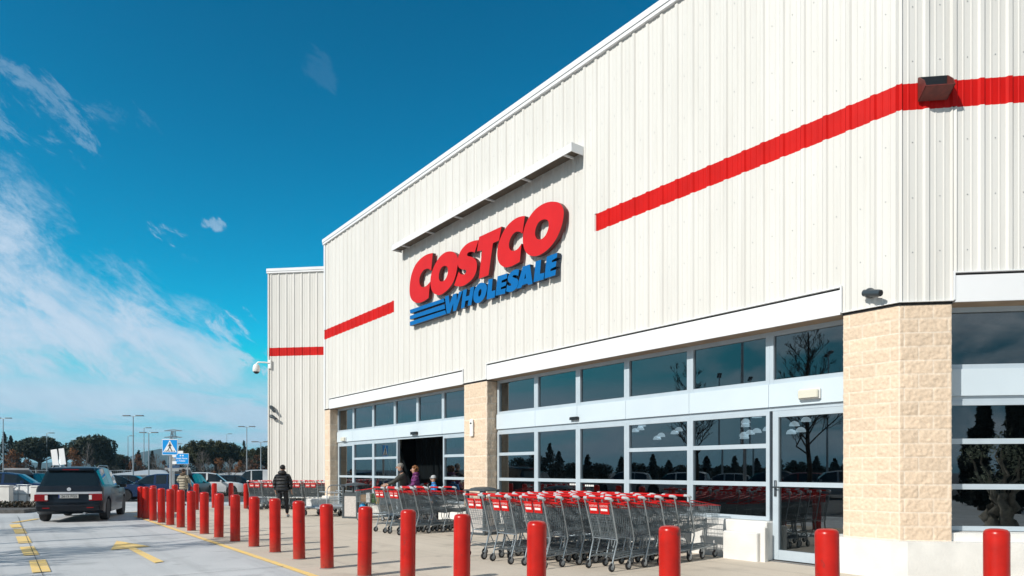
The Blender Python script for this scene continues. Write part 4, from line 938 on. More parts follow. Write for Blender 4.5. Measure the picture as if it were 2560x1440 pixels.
# ------------------------------------------------------------------ cars
def car(label, p, rz, L=4.5, W=1.82, H=1.62, kind='suv', paint=None, detail=False, group='cars in the parking lot', name='parked_car', hatch=False):
    t = thing(name, label, 'car' if kind != 'van' else 'van', p, rz, group)
    wr = .345 if kind != 'hatch' else .31; wb = L*.60; xr, xf = -wb/2-.05, wb/2-.05; Rw = wr+.055
    if kind == 'suv': cab = [(0,.60,.60,.90),(.012,.92,.93,.93),(.03,.97,.99,.95),(.085,1.0,H-.13,.97),(.14,1.0,H-.045,.98),(.26,1.0,H,1),(.275,1.0,H,1),(.415,1.0,H-.01,1),(.44,1.0,H-.015,1),(.56,.99,H-.10,1),(.70,.985,1.03,1),(.74,.985,.99,1),(.88,.91,.915,.98),(.96,.80,.805,.93),(.99,.66,.665,.88),(1,.55,.555,.84)]
    elif kind == 'van': cab = [(0,.60,.60,.92),(.01,1.0,1.02,.96),(.03,1.05,H-.08,.97),(.10,1.05,H,1),(.40,1.05,H,1),(.42,1.05,H,1),(.60,1.05,H-.02,1),(.62,1.05,H-.02,1),(.70,1.05,H-.10,1),(.85,1.05,1.12,1),(.88,1.03,1.05,.99),(.96,.88,.89,.95),(1,.60,.605,.86)]
    else: cab = [(0,.58,.58,.88),(.012,.86,.87,.92),(.03,.92,.95,.94),(.10,.95,H-.16,.97),(.18,.95,H-.04,.98),(.30,.94,H,1),(.315,.94,H,1),(.44,.93,H-.005,1),(.465,.93,H-.01,1),(.56,.92,H-.09,1),(.72,.92,.96,1),(.76,.92,.925,1),(.89,.82,.825,.97),(.96,.70,.705,.92),(1,.50,.505,.84)]
    if detail: cab = [(0,.60,.60,.90),(.010,.92,.93,.94),(.02,1.10,1.115,.955),(.075,1.13,H-.10,.965),(.13,1.13,H-.03,.98),(.26,1.12,H,1),(.275,1.12,H,1),(.415,1.10,H-.01,1),(.44,1.10,H-.015,1),(.56,1.07,H-.10,1),(.70,1.04,1.085,1),(.74,1.03,1.036,1),(.88,.95,.955,.98),(.96,.83,.835,.93),(.99,.66,.665,.88),(1,.55,.555,.84)]
    st = [(-L/2+L*a, zb, zr, w_) for a, zb, zr, w_ in cab]
    def itp(x):
        for a, b in zip(st[:-1], st[1:]):
            if a[0] <= x <= b[0]:
                q = (x-a[0])/(b[0]-a[0]); return tuple(a[i]+(b[i]-a[i])*q for i in range(4))
        return st[-1]
    xs = sorted(set([s_[0] for s_ in st]+[c+Rw*f for c in (xr, xf) for f in (-1,-.98,-.9,-.7,-.4,0,.4,.7,.9,.98,1)]))
    rings = []
    for x in xs:
        _, zb, zr, wf = itp(x); w2 = W/2*wf; zl = .24 if abs(x) < L/2-.1 else .34
        for c in (xr, xf):
            if abs(x-c) < Rw*.999: zl = max(zl, wr+math.sqrt(max(0, Rw*Rw-(x-c)**2)))
        cabin = zr-zb > .06; wt = w2*(.74 if kind != 'van' else .88) if cabin else w2*.9
        zt = zr-.045 if cabin else zb+.004; zm = min(max(.55, zl+.03), zb-.10)
        half = [(0,zl),(w2*.93,zl),(w2*.985,zl+.015),(w2*1.0,zm),(w2*.985,zb-.09),(w2*.945,zb),(w2*.935,zb+.012),(wt,zt),(wt*.86,zr if cabin else zb+.008),(0,zr+.012)]
        pc = lambda y: .09*(abs(y)/(W/2))**2.2*(max(0, 1-(x+L/2)/.5)-max(0, 1-(L/2-x)/.9)*1.6)
        rings.append((x, cabin, [(x+pc(y),y,z) for y, z in half]+[(x+pc(y),-y,z) for y, z in reversed(half[1:-1])]))
    body = MB(); wins = {}; n_ = len(rings[0][2])
    body.add([v for r_ in rings for v in r_[2]], [])
    pill = [(cab[i][0]*L-L/2, cab[i+1][0]*L-L/2) for i in ((5,7) if kind == 'suv' else (5,7) if kind == 'hatch' else (4,6))]
    glazed = (.085,.70) if kind == 'suv' else (.10,.72) if kind == 'hatch' else (.42,.85)
    g0, g1 = -L/2+glazed[0]*L, -L/2+glazed[1]*L
    rearx = (cab[2][0]*L-L/2, cab[3][0]*L-L/2) if kind != 'van' else (9, 9); wsx = (cab[9 if kind != 'van' else 8][0]*L-L/2, cab[10 if kind != 'van' else 9][0]*L-L/2)
    for i in range(len(rings)-1):
        x0, c0, r0 = rings[i]; x1, c1, r1 = rings[i+1]; xm = (x0+x1)/2
        for k in range(n_):
            k2 = (k+1) % n_; q = (i*n_+k, i*n_+k2, (i+1)*n_+k2, (i+1)*n_+k)
            quad = [r0[k], r0[k2], r1[k2], r1[k]]; side = k in (6, 11); top = k in (7, 8, 9, 10)
            if rearx[0] < xm < rearx[1] and top: wins.setdefault(('rear_window', 0), MB()).add(quad, [(3,2,1,0)]); continue
            if wsx[0] < xm < wsx[1] and top: wins.setdefault(('windscreen', 0), MB()).add(quad, [(3,2,1,0)]); continue
            if side and g0 < xm < g1 and not any(a < xm < b for a, b in pill): wins.setdefault(('side_window', k, sum(xm > b for a, b in pill)), MB()).add(quad, [(3,2,1,0)]); continue
            body.f.append(q[::-1])
    body.f.append(tuple(range(n_))); body.f.append(tuple((len(rings)-1)*n_+k for k in range(n_-1,-1,-1)))
    b = body.build('body', paint, t, True, 38)
    for nm, mb in wins.items():
        mb.build(nm[0], CGLASS, t, True, 38)
    for x in (xr, xf):
        for s in (1,-1):
            A = Matrix.Rotation(R(90), 4, 'X'); c = (x, s*(W/2-.12), wr); mb = MB()
            mb.lathe([(wr*.62,-.10),(wr*.95,-.105),(wr,-.07),(wr,.07),(wr*.95,.105),(wr*.62,.10)], 22, A, c); wq = mb.build('wheel', RUB, t, True, 40)
            mb = MB(); mb.lathe([(wr*.64,-.098),(wr*.6,-.09),(wr*.12,-.095),(wr*.12,.095),(wr*.6,.09),(wr*.64,.098)], 18, A, c); mb.build('rim', mat('alloy rim', (.32,.33,.35), .35, .7), wq, True, 30)
    TL = mat('tail lamp red', (.26,.006,.008), .2, coat=.4); HLm = mat('headlamp lens', (.55,.60,.64), .08, .3, coat=.8)
    xb = -L/2; xfr = L/2
    for s in (1,-1):
        mb = MB(); y0 = s*W/2*.58; y1 = s*W/2*.955; zt = .86 if kind != 'hatch' else .80
        mb.rbx(xb-.015, min(y0,y1), zt-.20, xb+.10, max(y0,y1), zt, .012); tl = mb.build('tail_lamp', TL, t, True, 30)
        if detail:
            mb = MB(); ym = s*W/2*.66; mb.rbx(xb-.02, min(y0,ym)+.01*s*0, zt-.17, xb-.0145, max(y0,ym), zt-.03, .004); mb.build('reverse_lamp', WHITE, tl)
        mb = MB(); zh = .70 if kind != 'hatch' else .64; mb.rbx(xfr-.22, min(s*W/2*.55, s*W/2*.86), zh-.07, xfr-.055, max(s*W/2*.55, s*W/2*.86), zh+.05, .02); mb.build('headlamp', HLm, t, True, 30)
        mb = MB(); mx_ = g1-.30; mb.rbx(mx_-.08, s*W/2*.97 if s > 0 else s*W/2*.97-.2, 1.0, mx_+.06, s*W/2*.97+.2 if s > 0 else s*W/2*.97, 1.13, .025); mb.build('mirror', BLACK if detail else paint, t, True, 40)
    mb = MB(); mb.rbx(xb-.012, -.26, .60 if not detail else .74, xb-.004, .26, .72 if not detail else .85, .004); pl = mb.build('licence_plate', mat('plate', (.46,.46,.44), .5), t)
    mb = MB(); mb.rbx(xfr-.02, -.26, .36, xfr+.012, .26, .47, .004); mb.build('licence_plate', WHITE, t)
    mb = MB(); mb.bx(xfr-.06, -W*.28, .50, xfr-.002, W*.28, .62); mb.build('grille', BLACK, t)
    mb = MB(); mb.rbx(xb-.055, -W/2*.90, .36, xb+.14, W/2*.90, .53, .03); mb.build('bumper', mat('dark bumper', (.010,.013,.018), .7, spec=.15) if detail else BLACK, t, True, 40)
    if detail:
        CH = mat('chrome strip', (.72,.74,.77), .25, .35)
        mb = MB(); sp2 = [W/2*.93*q/6 for q in range(-6, 7)]; cx_ = [.09*(abs(y)/(W/2))**2.2 for y in sp2]
        mb.prism([[(xb-.022+c_, y) for y, c_ in zip(sp2, cx_)]+[(xb+.05+c_, y) for y, c_ in zip(sp2[::-1], cx_[::-1])]], lambda a, b_, d: (a, b_, d), .865, .928); mb.build('chrome_strip', CH, t)
        mb = MB(); mb.lathe([(.045,0),(.055,.006),(.055,.012),(.04,.014)], 18, Matrix.Rotation(R(-90), 4, 'Y'), (xb+.05, 0, 1.01)); mb.build('badge', CH, t, True, 30)
        mb = MB(); mb.bx(xb-.0145, .235, .745, xb-.0125, .258, .845); mb.build('country_strip', mat('plate blue', (.01,.05,.30), .5), pl)
        text_mesh('2615 FGS', .105, 'lettering', BLACK, pl, Matrix.Translation((xb-.0135, -.015, .795)) @ Matrix(((0,0,-1,0),(-1,0,0,0),(0,1,0,0),(0,0,0,1))), .0006, bold=.001)
        mb = MB()
        for s in (1,-1): mb.tube([(-L/2+.18*L, s*W*.33, H-.02),(-L/2+.22*L, s*W*.335, H+.045),(-L/2+.50*L, s*W*.335, H+.035),(-L/2+.54*L, s*W*.33, H-.045)], .016, 6)
        mb.build('roof_rail', mat('roof rail', (.35,.37,.40), .35, .7), t, True)
        mb = MB(); mb.rbx(xb+.26, -W*.33, H-.115, xb+.52, W*.33, H-.045, .02); sp_ = mb.build('spoiler', paint, t, True, 40)
        mb = MB(); mb.bx(xb+.255, -.22, H-.10, xb+.262, .22, H-.075); mb.build('brake_lamp', TL, sp_)
        mb = MB(); mb.tube([(xb+.12,-.02,1.13),(xb+.16,.32,1.18)], .009, 5); mb.build('wiper', BLACK, t)
        mb = MB()
        for s in (1,-1): mb.bx(xb-.06, s*W/2*.62-.09, .43, xb-.053, s*W/2*.62+.09, .46)
        mb.build('reflector', TL, t)
        mb = MB(); mb.tube([(xb-.06,-.42,.27),(xb+.3,-.42,.27)], .035, 10); mb.build('exhaust', STEEL, t)
        mb = MB()
        for s in (1,-1):
            for x in (.35, -.62): mb.rbx(x, s*W/2*.985-.012, .80, x+.2, s*W/2*.985+.03, .835, .008)
        mb.build('door_handle', paint, t)
    if hatch:                                        # raised tailgate
        mb = MB(); mb.add([(xb+.42,-W*.36,H-.02),(xb+.42,W*.36,H-.02),(xb-.30,W*.40,H+.34),(xb-.30,-W*.40,H+.34),(xb+.42,-W*.36,H-.08),(xb+.42,W*.36,H-.08),(xb-.26,W*.40,H+.22),(xb-.26,-W*.40,H+.22)], [(0,1,2,3),(7,6,5,4),(0,3,7,4),(1,5,6,2),(2,6,7,3),(0,4,5,1)])
        mb.build('tailgate', WHT, t)
    return t
def paint(nm, c): return mat(nm, c, .36, .0, coat=.28, var=(1.5, .1), spec=.22)
NAVY = paint('dark blue grey car paint', (.008, .014, .024)); BLU = paint('navy car paint', (.010, .030, .085)); BLK = paint('black car paint', (.008, .008, .010)); WHT = paint('white car paint', (.66, .67, .68)); SIL = paint('silver car paint', (.36,.38,.40)); RDP = paint('maroon car paint', (.16,.01,.012))
rr = G(256, 1297); fr_ = G(287, 1288); lr_ = G(118, 1305)
axis = (fr_-rr); axis.z = 0; axis = V((-.36, .93, 0)).normalized(); carL = 4.7
rear_mid = (rr+lr_)/2; cpos = rear_mid+axis*(4.7*.30+.05); cpos.z = 0
car('dark blue grey estate car driving away past the bollards with a chrome tail strip', cpos, math.atan2(axis.y, axis.x), 4.7, 1.86, 1.70, 'suv', NAVY, True, None, 'moving_car')
def pk(px, y, ang, lab, **k): return car(lab, AT(px, y), R(ang), **k)
pk(385, 38.5, 196, 'navy hatchback facing left beyond the crossing sign', L=4.3, W=1.78, H=1.50, kind='hatch', paint=BLU)
pk(292, 43, 30, 'black car half hidden behind the dark estate car', L=4.3, W=1.78, H=1.48, kind='hatch', paint=BLK)
pk(532, 49, 20, 'white off roader parked side on behind the red bollards', L=4.6, W=1.86, H=1.68, kind='suv', paint=WHT)
pk(592, 55, 28, 'black car parked to the right of the white off roader', L=4.4, W=1.8, H=1.50, kind='hatch', paint=BLK)
pk(645, 60, 200, 'white van at the far left edge of the store wall', L=4.9, W=1.95, H=2.0, kind='van', paint=WHT)
pk(474, 44, 100, 'black car with its white tailgate raised behind the person in beige', L=4.5, W=1.84, H=1.60, kind='suv', paint=BLK, hatch=True)
pk(38, 37, 20, 'dark blue estate car behind the low white wall', L=4.6, W=1.82, H=1.58, kind='suv', paint=BLU)
pk(-12, 42, 15, 'silver car cut by the left edge of the view', L=4.4, W=1.8, H=1.52, kind='hatch', paint=SIL)
pk(92, 46, 100, 'black car with raised tailgate far behind the white gate', L=4.5, W=1.82, H=1.60, kind='suv', paint=BLK, hatch=True)
pk(335, 52, 15, 'black car in the second row behind the navy hatchback', L=4.4, W=1.8, H=1.5, kind='hatch', paint=BLK)
pk(425, 57, 10, 'dark blue car in the second row behind the crossing sign', L=4.4, W=1.8, H=1.5, kind='hatch', paint=BLU)
pk(268, 58, 200, 'silver car far behind the black car', L=4.4, W=1.8, H=1.5, kind='hatch', paint=SIL)
# cars mirrored in the glass: parked behind the photographer
def mirror(px, z, nd=10.92):                          # real position whose mirror image in the facade glass shows at px, depth z
    p = V(((px-1280)/F*z, z, 0)); return p-N*2*(N.dot(p)-nd)
for i, (px, z, a, kd, pt, cl_) in enumerate(((1330,52,10,'hatch',BLK,'black'),(1560,46,95,'suv',SIL,'silver'),(1690,44,100,'suv',WHT,'white'),(1800,47,96,'hatch',SIL,'silver grey'),(1900,44,102,'suv',BLK,'black'),(1985,41,98,'hatch',RDP,'maroon'),(2075,38,95,'suv',SIL,'light silver'),(2330,24,60,'suv',BLK,'large black'))):
    p = mirror(px, z); p.z = -.01
    car(cl_+' car across the lot mirrored in the glass, '+ORD[i]+' from left', p, R(a), 4.4, 1.8, 1.5 if kd == 'hatch' else 1.62, kd, pt)
# ------------------------------------------------------------------ signs and street furniture
def place(name, label, cat_, p, rz=0, group=None): return thing(name, label, cat_, p, rz, group)
yS = 29.0; p = AT(427, yS); p.z = 0
t = place('crossing_sign', 'square blue crossing sign with a walking figure on a grey post', 'road sign', p)
mb = MB(); mb.tube([(0,0,-.05),(0,0,2.95)], .055, 12); mb.build('post', STEEL, t, True, 40)
hz_ = HT(1118, yS); half = .335
SB = mat('sign face blue', (.0, .28, .72), .35); SW = mat('sign face white', (.80,.80,.80), .4)
mb = MB(); mb.rbx(-half, -.085, hz_-half, half, -.062, hz_+half, .01); mb.build('backplate', SW, t)
def flat(name, loops, m, y0, y1, par, cx=0, cz=0):
    mb = MB(); mb.prism(loops, lambda a, b, d: (a+cx, d, b+cz), y0, y1); return mb.build(name, m, par)
h2 = half-.022
flat('blue_field', [[(-h2,-h2),(h2,-h2),(h2,h2),(-h2,h2)]], SB, -.0855, -.088, t, 0, hz_)
tri = flat('white_triangle', [[(-.29,-.215),(.29,-.215),(0,.30)]], SW, -.0885, -.091, t, 0, hz_)
fig = [[(-.012,.135),(.03,.135),(.055,.11),(.09,.045),(.075,.035),(.045,.075),(.035,.01),(.075,-.09),(.105,-.165),(.075,-.175),(.045,-.105),(.0,-.03),(-.035,-.105),(-.085,-.165),(-.11,-.15),(-.06,-.08),(-.025,.0),(-.02,.07),(-.07,.02),(-.085,.035),(-.04,.1)]]
flat('walking_figure', fig, BLACK, -.0915, -.0935, tri, 0, hz_)
mb = MB(); mb.lathe([(.03,0),(.03,.002)], 14, Matrix.Rotation(R(90), 4, 'X'), (.008,-.0915,hz_+.172)); mb.build('figure_head', BLACK, tri)
for k in range(7):
    x = -.21+k*.07; flat('crossing_bar', [[(x-.018,-.20),(x+.012,-.20),(x+.018-x*.10,-.145),(x-.008-x*.10,-.145)]], BLACK, -.0915, -.0935, tri, 0, hz_)
yD = 36.0; p = AT(452, yD); hz_ = HT(1142.5, yD)
t = place('direction_sign', 'wide blue direction sign with two lines of white lettering behind the crossing sign', 'road sign', p)
mb = MB(); mb.tube([(-.36,0,-.05),(-.36,0,hz_+.2)], .035, 8); mb.tube([(.36,0,-.05),(.36,0,hz_+.2)], .035, 8); mb.build('post', STEEL, t)
mb = MB(); mb.rbx(-.46, -.075, hz_-.285, .46, -.05, hz_+.285, .008); mb.build('backplate', SW, t)
ff = flat('blue_field', [[(-.445,-.27),(.445,-.27),(.445,.27),(-.445,.27)]], SB, -.0755, -.078, t, 0, hz_)
TM = lambda x, z: Matrix.Translation((x, -.0785, z)) @ Matrix(((1,0,0,0),(0,0,-1,0),(0,1,0,0),(0,0,0,1)))
text_mesh('Getafe Norte', .115, 'lettering', SW, ff, TM(.07, hz_+.02), .001, bold=.002); text_mesh('a Toledo', .115, 'lettering', SW, ff, TM(.07, hz_-.11), .001, bold=.002)
mb = MB()
for x in (-.0, .13): mb.lathe([(.04,0),(.04,.003)], 12, Matrix.Rotation(R(90), 4, 'X'), (x+.02,-.0785,hz_+.17))
mb.build('symbol', SW, ff)
flat('arrow', [[(-.40,.10),(-.30,.10),(-.33,.06),(-.28,-.03),(-.32,-.05),(-.36,.03),(-.40,.0)]], SW, -.0785, -.081, ff, 0, hz_)
mb = MB(); mb.rbx(-.18,-.075,hz_+.29,.16,-.05,hz_+.42,.006); mb.build('top_plate', SW, t)
p = AT(432, 34.); hz_ = HT(1158, 34.)
t = place('finger_sign', 'stack of small white and blue plates on the post below the direction sign', 'road sign', p)
mb = MB(); mb.tube([(0,0,-.05),(0,0,hz_+.55)], .04, 8); mb.build('post', STEEL, t)
for k, (z, m, w_) in enumerate(((.45, SW, .20),(.26, GREYP, .18),(.10, SW, .22),(-.10, mat('navy plate', (.03,.07,.14), .4), .38),(-.26, GREYP, .34))):
    mb = MB(); mb.rbx(-w_*.6, -.07, hz_+z-.07, w_, -.045, hz_+z+.07, .006); mb.build('plate', m, t)
# tilted back of a notice board on a leaning post
yB = 30.; a = AT(155, yB); t = place('notice_sign', 'leaning post carrying two white sign backs behind the dark car', 'road sign', a)
mb = MB(); mb.tube([(.05,0,0),(-.10,0,HT(1120,yB))], .045, 10); mb.build('post', STEEL, t, True)
for x0, x1, m in ((-.36,-.075,SW),(-.005,.24,SW)):
    mb = MB(Matrix.Translation((-.06,-.05,HT(1141,yB))) @ Matrix.Rotation(R(-8), 4, 'Y')); mb.rbx(x0, -.02, -.36, x1, .0, .36, .008); mb.build('panel', m, t)
# lamp posts
def lamp(px, ytop, dist, label, heads=2, p=None, h=None):
    q = p or AT(px, dist); H_ = h or (HT(ytop, dist)-q.z)
    t = place('street_lamp', label, 'street lamp', q, 0, 'street lamps of the parking lot')
    mb = MB(); mb.tube([(0,0,-.1),(0,0,H_*.5),(0,0,H_)], [.085,.065,.045], 8); mb.build('post', STEEL, t, True, 40)
    for s in ((1,-1) if heads == 2 else (1,)):
        mb = MB(); mb.tube([(0,0,H_-.05),(s*.35,0,H_+.03)], .035, 6); ar = mb.build('arm', STEEL, t)
        mb = MB(); mb.rbx(min(s*.3,s*1.05), -.16, H_-.02, max(s*.3,s*1.05), .16, H_+.09, .03); mb.build('lamp_head', mat('lamp head grey', (.16,.17,.18), .5), ar, True, 40)
    return t
for q in ((8,1046,85,'tall street lamp at the left edge of the view'),(117,1083,95,'street lamp with a single head before the left stone pine',1),(333,1040,70,'tallest double street lamp, left of the distant hill'),(320,1090,120,'thin far street lamp left of the tallest lamp',1),
          (360,1070,100,'slender single street lamp right of the tallest lamp',1),(372,1082,78,'double street lamp just left of the crossing sign'),(617,1067,85,'tall double street lamp right of the pine grove'),(652,1105,80,'low double street lamp at the store edge'),(567,1085,140,'faint far street lamp above the pine grove',1)): lamp(*q)
for i, (px, z, h) in enumerate(((1857,31,11.),(1877,58,9.6),(2067,46,9.6),(1800,52,9.0),(2145,40,9.8))):
    lamp(0, 0, 0, 'street lamp across the lot seen mirrored in the glass, '+ORD[i]+' of five', 2 if i else 1, mirror(px, z), h)
# power pylon
q = AT(433, 260); t = place('power_pylon', 'distant lattice power pylon behind the crossing sign', 'pylon', q); H_ = HT(1077, 260)-q.z
mb = MB(); 
for sx in (-1,1):
    for sy in (-1,1): mb.tube([(sx*1.8,sy*1.8,0),(sx*.5,sy*.5,H_)], .16, 4)
for k in range(9):
    z0, z1 = H_*k/9, H_*(k+1)/9; w0, w1 = 1.8-1.3*k/9, 1.8-1.3*(k+1)/9
    for s in (1,-1): mb.tube([(s*w0,-w0,z0),(-s*w1,-w1,z1)], .09, 4); mb.tube([(-w0,s*w0,z0),(-w1,-s*w1,z1)], .09, 4)
mb.build('tower', STEEL, t)
for z in (1., .86, .72):
    mb = MB(); mb.tube([(-3.4,0,H_*z),(0,0,H_*z+.5),(3.4,0,H_*z)], .14, 4); mb.tube([(-3.4,0,H_*z),(3.4,0,H_*z)], .12, 4); mb.build('cross_arm', STEEL, t)
# white cart sheds
SH = mat('white shed boards', (.66,.67,.67), .6, var=(2,.1)); SR = mat('pale grey shed roof', (.46,.50,.53), .5, var=(2,.15))
def shed(px0, px1, y, label, eave, top):
    a, b = AT(px0, y), AT(px1, y); w_ = (b-a).length; c = (a+b)/2; t = place('cart_shed', label, 'shed', c, 0, 'white sheds at the back of the lot')
    ze, zt = HT(eave, y)-c.z, HT(top, y)-c.z; d = 3.2
    mb = MB(); mb.bx(-w_/2, -d, 0, w_/2, d, ze); mb.build('wall', SH, t)
    mb = MB()
    for z in [ze*.2*i for i in range(1,5)]: mb.bx(-w_/2-.01, -d-.012, z, w_/2+.01, -d, z+.03)
    mb.build('board_joint', mat('shed joint', (.35,.36,.37), .7), t)
    mb = MB(); o = .4; mb.add([(-w_/2-o,-d-o,ze+.005),(w_/2+o,-d-o,ze+.005),(w_/2+o,d+o,ze+.005),(-w_/2-o,d+o,ze+.005),(-w_*.12,0,zt),(w_*.12,0,zt),(-w_/2-o,-d-o,ze+.12),(w_/2+o,-d-o,ze+.12),(w_/2+o,d+o,ze+.12),(-w_/2-o,d+o,ze+.12)],
        [(3,2,1,0),(6,7,5,4),(8,9,4,5),(7,8,5),(9,6,4),(0,1,7,6),(1,2,8,7),(2,3,9,8),(3,0,6,9)]); mb.build('roof', SR, t)
shed(318, 452, 88, 'long white shed with a shallow grey hipped roof left of the crossing sign', 1188, 1174.5)
shed(572, 720, 90, 'white shed with a grey hipped roof beside the store wall', 1187, 1174.5)
a, b = AT(448, 92), AT(580, 92); t = place('boundary_wall', 'low white boundary wall between the two white sheds', 'wall', (a+b)/2)
mb = MB(); L_ = (b-a).length; mb.bx(-L_/2,-.1,0,L_/2,.1,HT(1186,92)-a.z); mb.build('wall_panel', SH, t); mb = MB(); mb.bx(-L_/2,-.14,HT(1186,92)-a.z+.002,L_/2,.14,HT(1186,92)-a.z+.1); mb.build('coping', SW, t)
def fence(px0, px1, y, label, top):
    a, b = AT(px0, y), AT(px1, y); L_ = (b-a).length; t = place('mesh_fence', label, 'fence', (a+b)/2); h = HT(top, y)-a.z
    mb = MB(); 
    for z in (.1, h*.5, h): mb.tube([(-L_/2,0,z),(L_/2,0,z)], .03, 4)
    k = -L_/2
    while k < L_/2: mb.tube([(k,0,0),(k,0,h)], .009, 3); k += .25
    mb.build('mesh_panel', STEEL, t)
    k = -L_/2
    while k <= L_/2+.01: m2 = MB(); m2.bx(k-.04,-.04,0,k+.04,.04,h+.1); m2.build('post', STEEL, t); k += L_/6
fence(-30, 330, 86, 'grey mesh fence along the far left side of the lot', 1176)
# low white wall with gate, kerb island and hedge at the left
def lowwall(px0, px1, y, label, top):
    a, b = AT(px0, y), AT(px1, y); a.z = b.z = 0; L_ = (b-a).length; h = HT(top, y); t = place('low_wall', label, 'wall', (a+b)/2, 0, 'low white walls by the gate')
    mb = MB(); mb.rbx(-L_/2, -.12, -.05, L_/2, .12, h-.05, .02); mb.build('wall_panel', PLIN, t); mb = MB(); mb.rbx(-L_/2-.02, -.15, h-.048, L_/2+.02, .15, h, .015); mb.build('coping', PLIN, t)
lowwall(-120, 29, 27.6, 'low white wall left of the metal gate', 1213); lowwall(81, 100, 27.6, 'short white wall pier right of the metal gate', 1214)
a = AT(30, 27.9); b = AT(80, 27.9); a.z = b.z = 0; W_ = (b-a).length; h = HT(1212, 27.9); t = place('metal_gate', 'light steel gate between the low white walls', 'gate', (a+b)/2)
mb = MB(); mb.tube([(-W_/2+.02,0,.1),(-W_/2+.02,0,h-.12),(-W_/2+.2,0,h),(W_/2-.02,0,h),(W_/2-.02,0,.1)], .02, 8); mb.tube([(-W_/2+.02,0,.12),(W_/2-.02,0,.12)], .018, 8); mb.tube([(-W_/2,0,h*.62),(W_/2,0,h*.62)], .016, 8); mb.tube([(-W_*.2,0,.1),(-W_*.2,0,h)], .016, 8); mb.tube([(W_*.25,0,.1),(W_*.25,0,h)], .016, 8); mb.build('gate_frame', STEEL, t, True)
mb = MB(); mb.bx(-W_/2+.04,.03,.14,W_/2-.04,.045,h-.06); mb.build('sheet', SW, t)
mb = MB(); mb.rbx(W_/2-.1,-.06,.5,W_/2-.02,-.03,.62,.005); mb.build('latch', BLACK, t)
isl = [G(-160,1285), G(60,1283), G(92,1279), G(97,1274), AT(99,27.7), AT(-150,27.7)]
mb = MB(); mb.prism([[(q.x, q.y) for q in isl]], lambda x, y, z: (x, y, z), -.05, .13); tag(mb.build('kerb_island', mat('kerb stone', (.13,.125,.12), .9, var=(8,.4))), kind='structure')
LEAFH = mat('hedge leaf', (.026,.030,.012), .7, var=(3,.6,(.05,.03,.014)))
def leafquads(mb, c, r, n_, s, rg, flat=0):
    for _ in range(n_):
        while True:
            d = V((rg.uniform(-1,1), rg.uniform(-1,1), rg.uniform(-1,1)))
            if .15 < d.length < 1: break
        d = d.normalized()*rg.random()**.35
        p = V(c)+V((d.x*r[0], d.y*r[1], d.z*r[2])); a = V((rg.gauss(0,1), rg.gauss(0,1), rg.gauss(0,1)*(1-flat))).normalized(); b = a.orthogonal().normalized()
        q = a.cross(b); b = (b*math.cos(rg.random()*6)+q*math.sin(rg.random()*6)); e = s*rg.uniform(.6,1.3)
        mb.add([p-b*e, p+a*e*.55, p+b*e, p-a*e*.55], [(0,1,2,3)])
def hedge(px0, px1, y, top, label, m=LEAFH, dz=0., dens=260):
    a, b = AT(px0, y), AT(px1, y); L_ = (b-a).length; c = (a+b)/2; c.z += dz; h = HT(top, y)-c.z; t = place('hedge', label, 'hedge', c)
    rg = random.Random(px0); mb = MB(); k = -L_/2
    while k < L_/2: leafquads(mb, (k+.2, 0, h*.5), (.4,.42,h*.55), dens, .045, rg); k += .4
    mb.build('foliage', m, t)
    mb = MB(); k = -L_/2
    while k < L_/2: mb.tube([(k,0,-.1),(k+.1,.05,h*.6)], .03, 5); k += .5
    mb.build('stem', mat('hedge stem', (.05,.035,.025), .9), t)
hedge(-140, 73, 26.6, 1253, 'low dark clipped hedge on the kerb island before the white wall', dz=.12)
hedge(538, 612, 43.5, 1229, 'low green brown hedge beyond the back row of bollards')
q = [AT(520,42.2), AT(640,42.2), AT(640,45), AT(520,45)]
mb = MB(); mb.prism([[(v.x, v.y) for v in q]], lambda x, y, z: (x, y, z), -.35, gz(43)+.10); tag(mb.build('kerb_island', MATS['kerb stone']), kind='structure')

# ------------------------------------------------------------------ trees
BARK = mat('bark', (.07,.05,.038), .95, var=(6,.5)); BARKG = mat('grey bark', (.17,.15,.135), .95, var=(6,.4))
PINE = mat('stone pine needles', (.026,.038,.015), .8, var=(.5,.55)); PINE2 = mat('bright pine needles', (.058,.064,.018), .75, var=(.45,.6)); CONI = mat('dark conifer needles', (.012,.022,.014), .8, var=(.6,.5))
RUST = mat('rust autumn leaf', (.23,.085,.018), .8, var=(.7,.55)); RUSTD = mat('dull autumn leaf', (.14,.055,.022), .8, var=(.7,.55)); OLIVE = mat('olive leaf', (.30,.33,.22), .6, var=(5,.4)); SHR = mat('dark shrub leaf', (.016,.022,.012), .8, var=(.4,.6))
def limb(mb, a, b, r0, r1, rg, n_=4, wob=.12):
    a, b = V(a), V(b); L_ = (b-a).length; pts = [a]
    for i in range(1, n_): pts.append(a.lerp(b, i/n_)+V((rg.gauss(0,1), rg.gauss(0,1), rg.gauss(0,.4)))*L_*wob/ (2 if i==1 else 1.4))
    pts.append(b); mb.tube(pts, [r0+(r1-r0)*i/n_ for i in range(n_+1)], 6, False); return pts
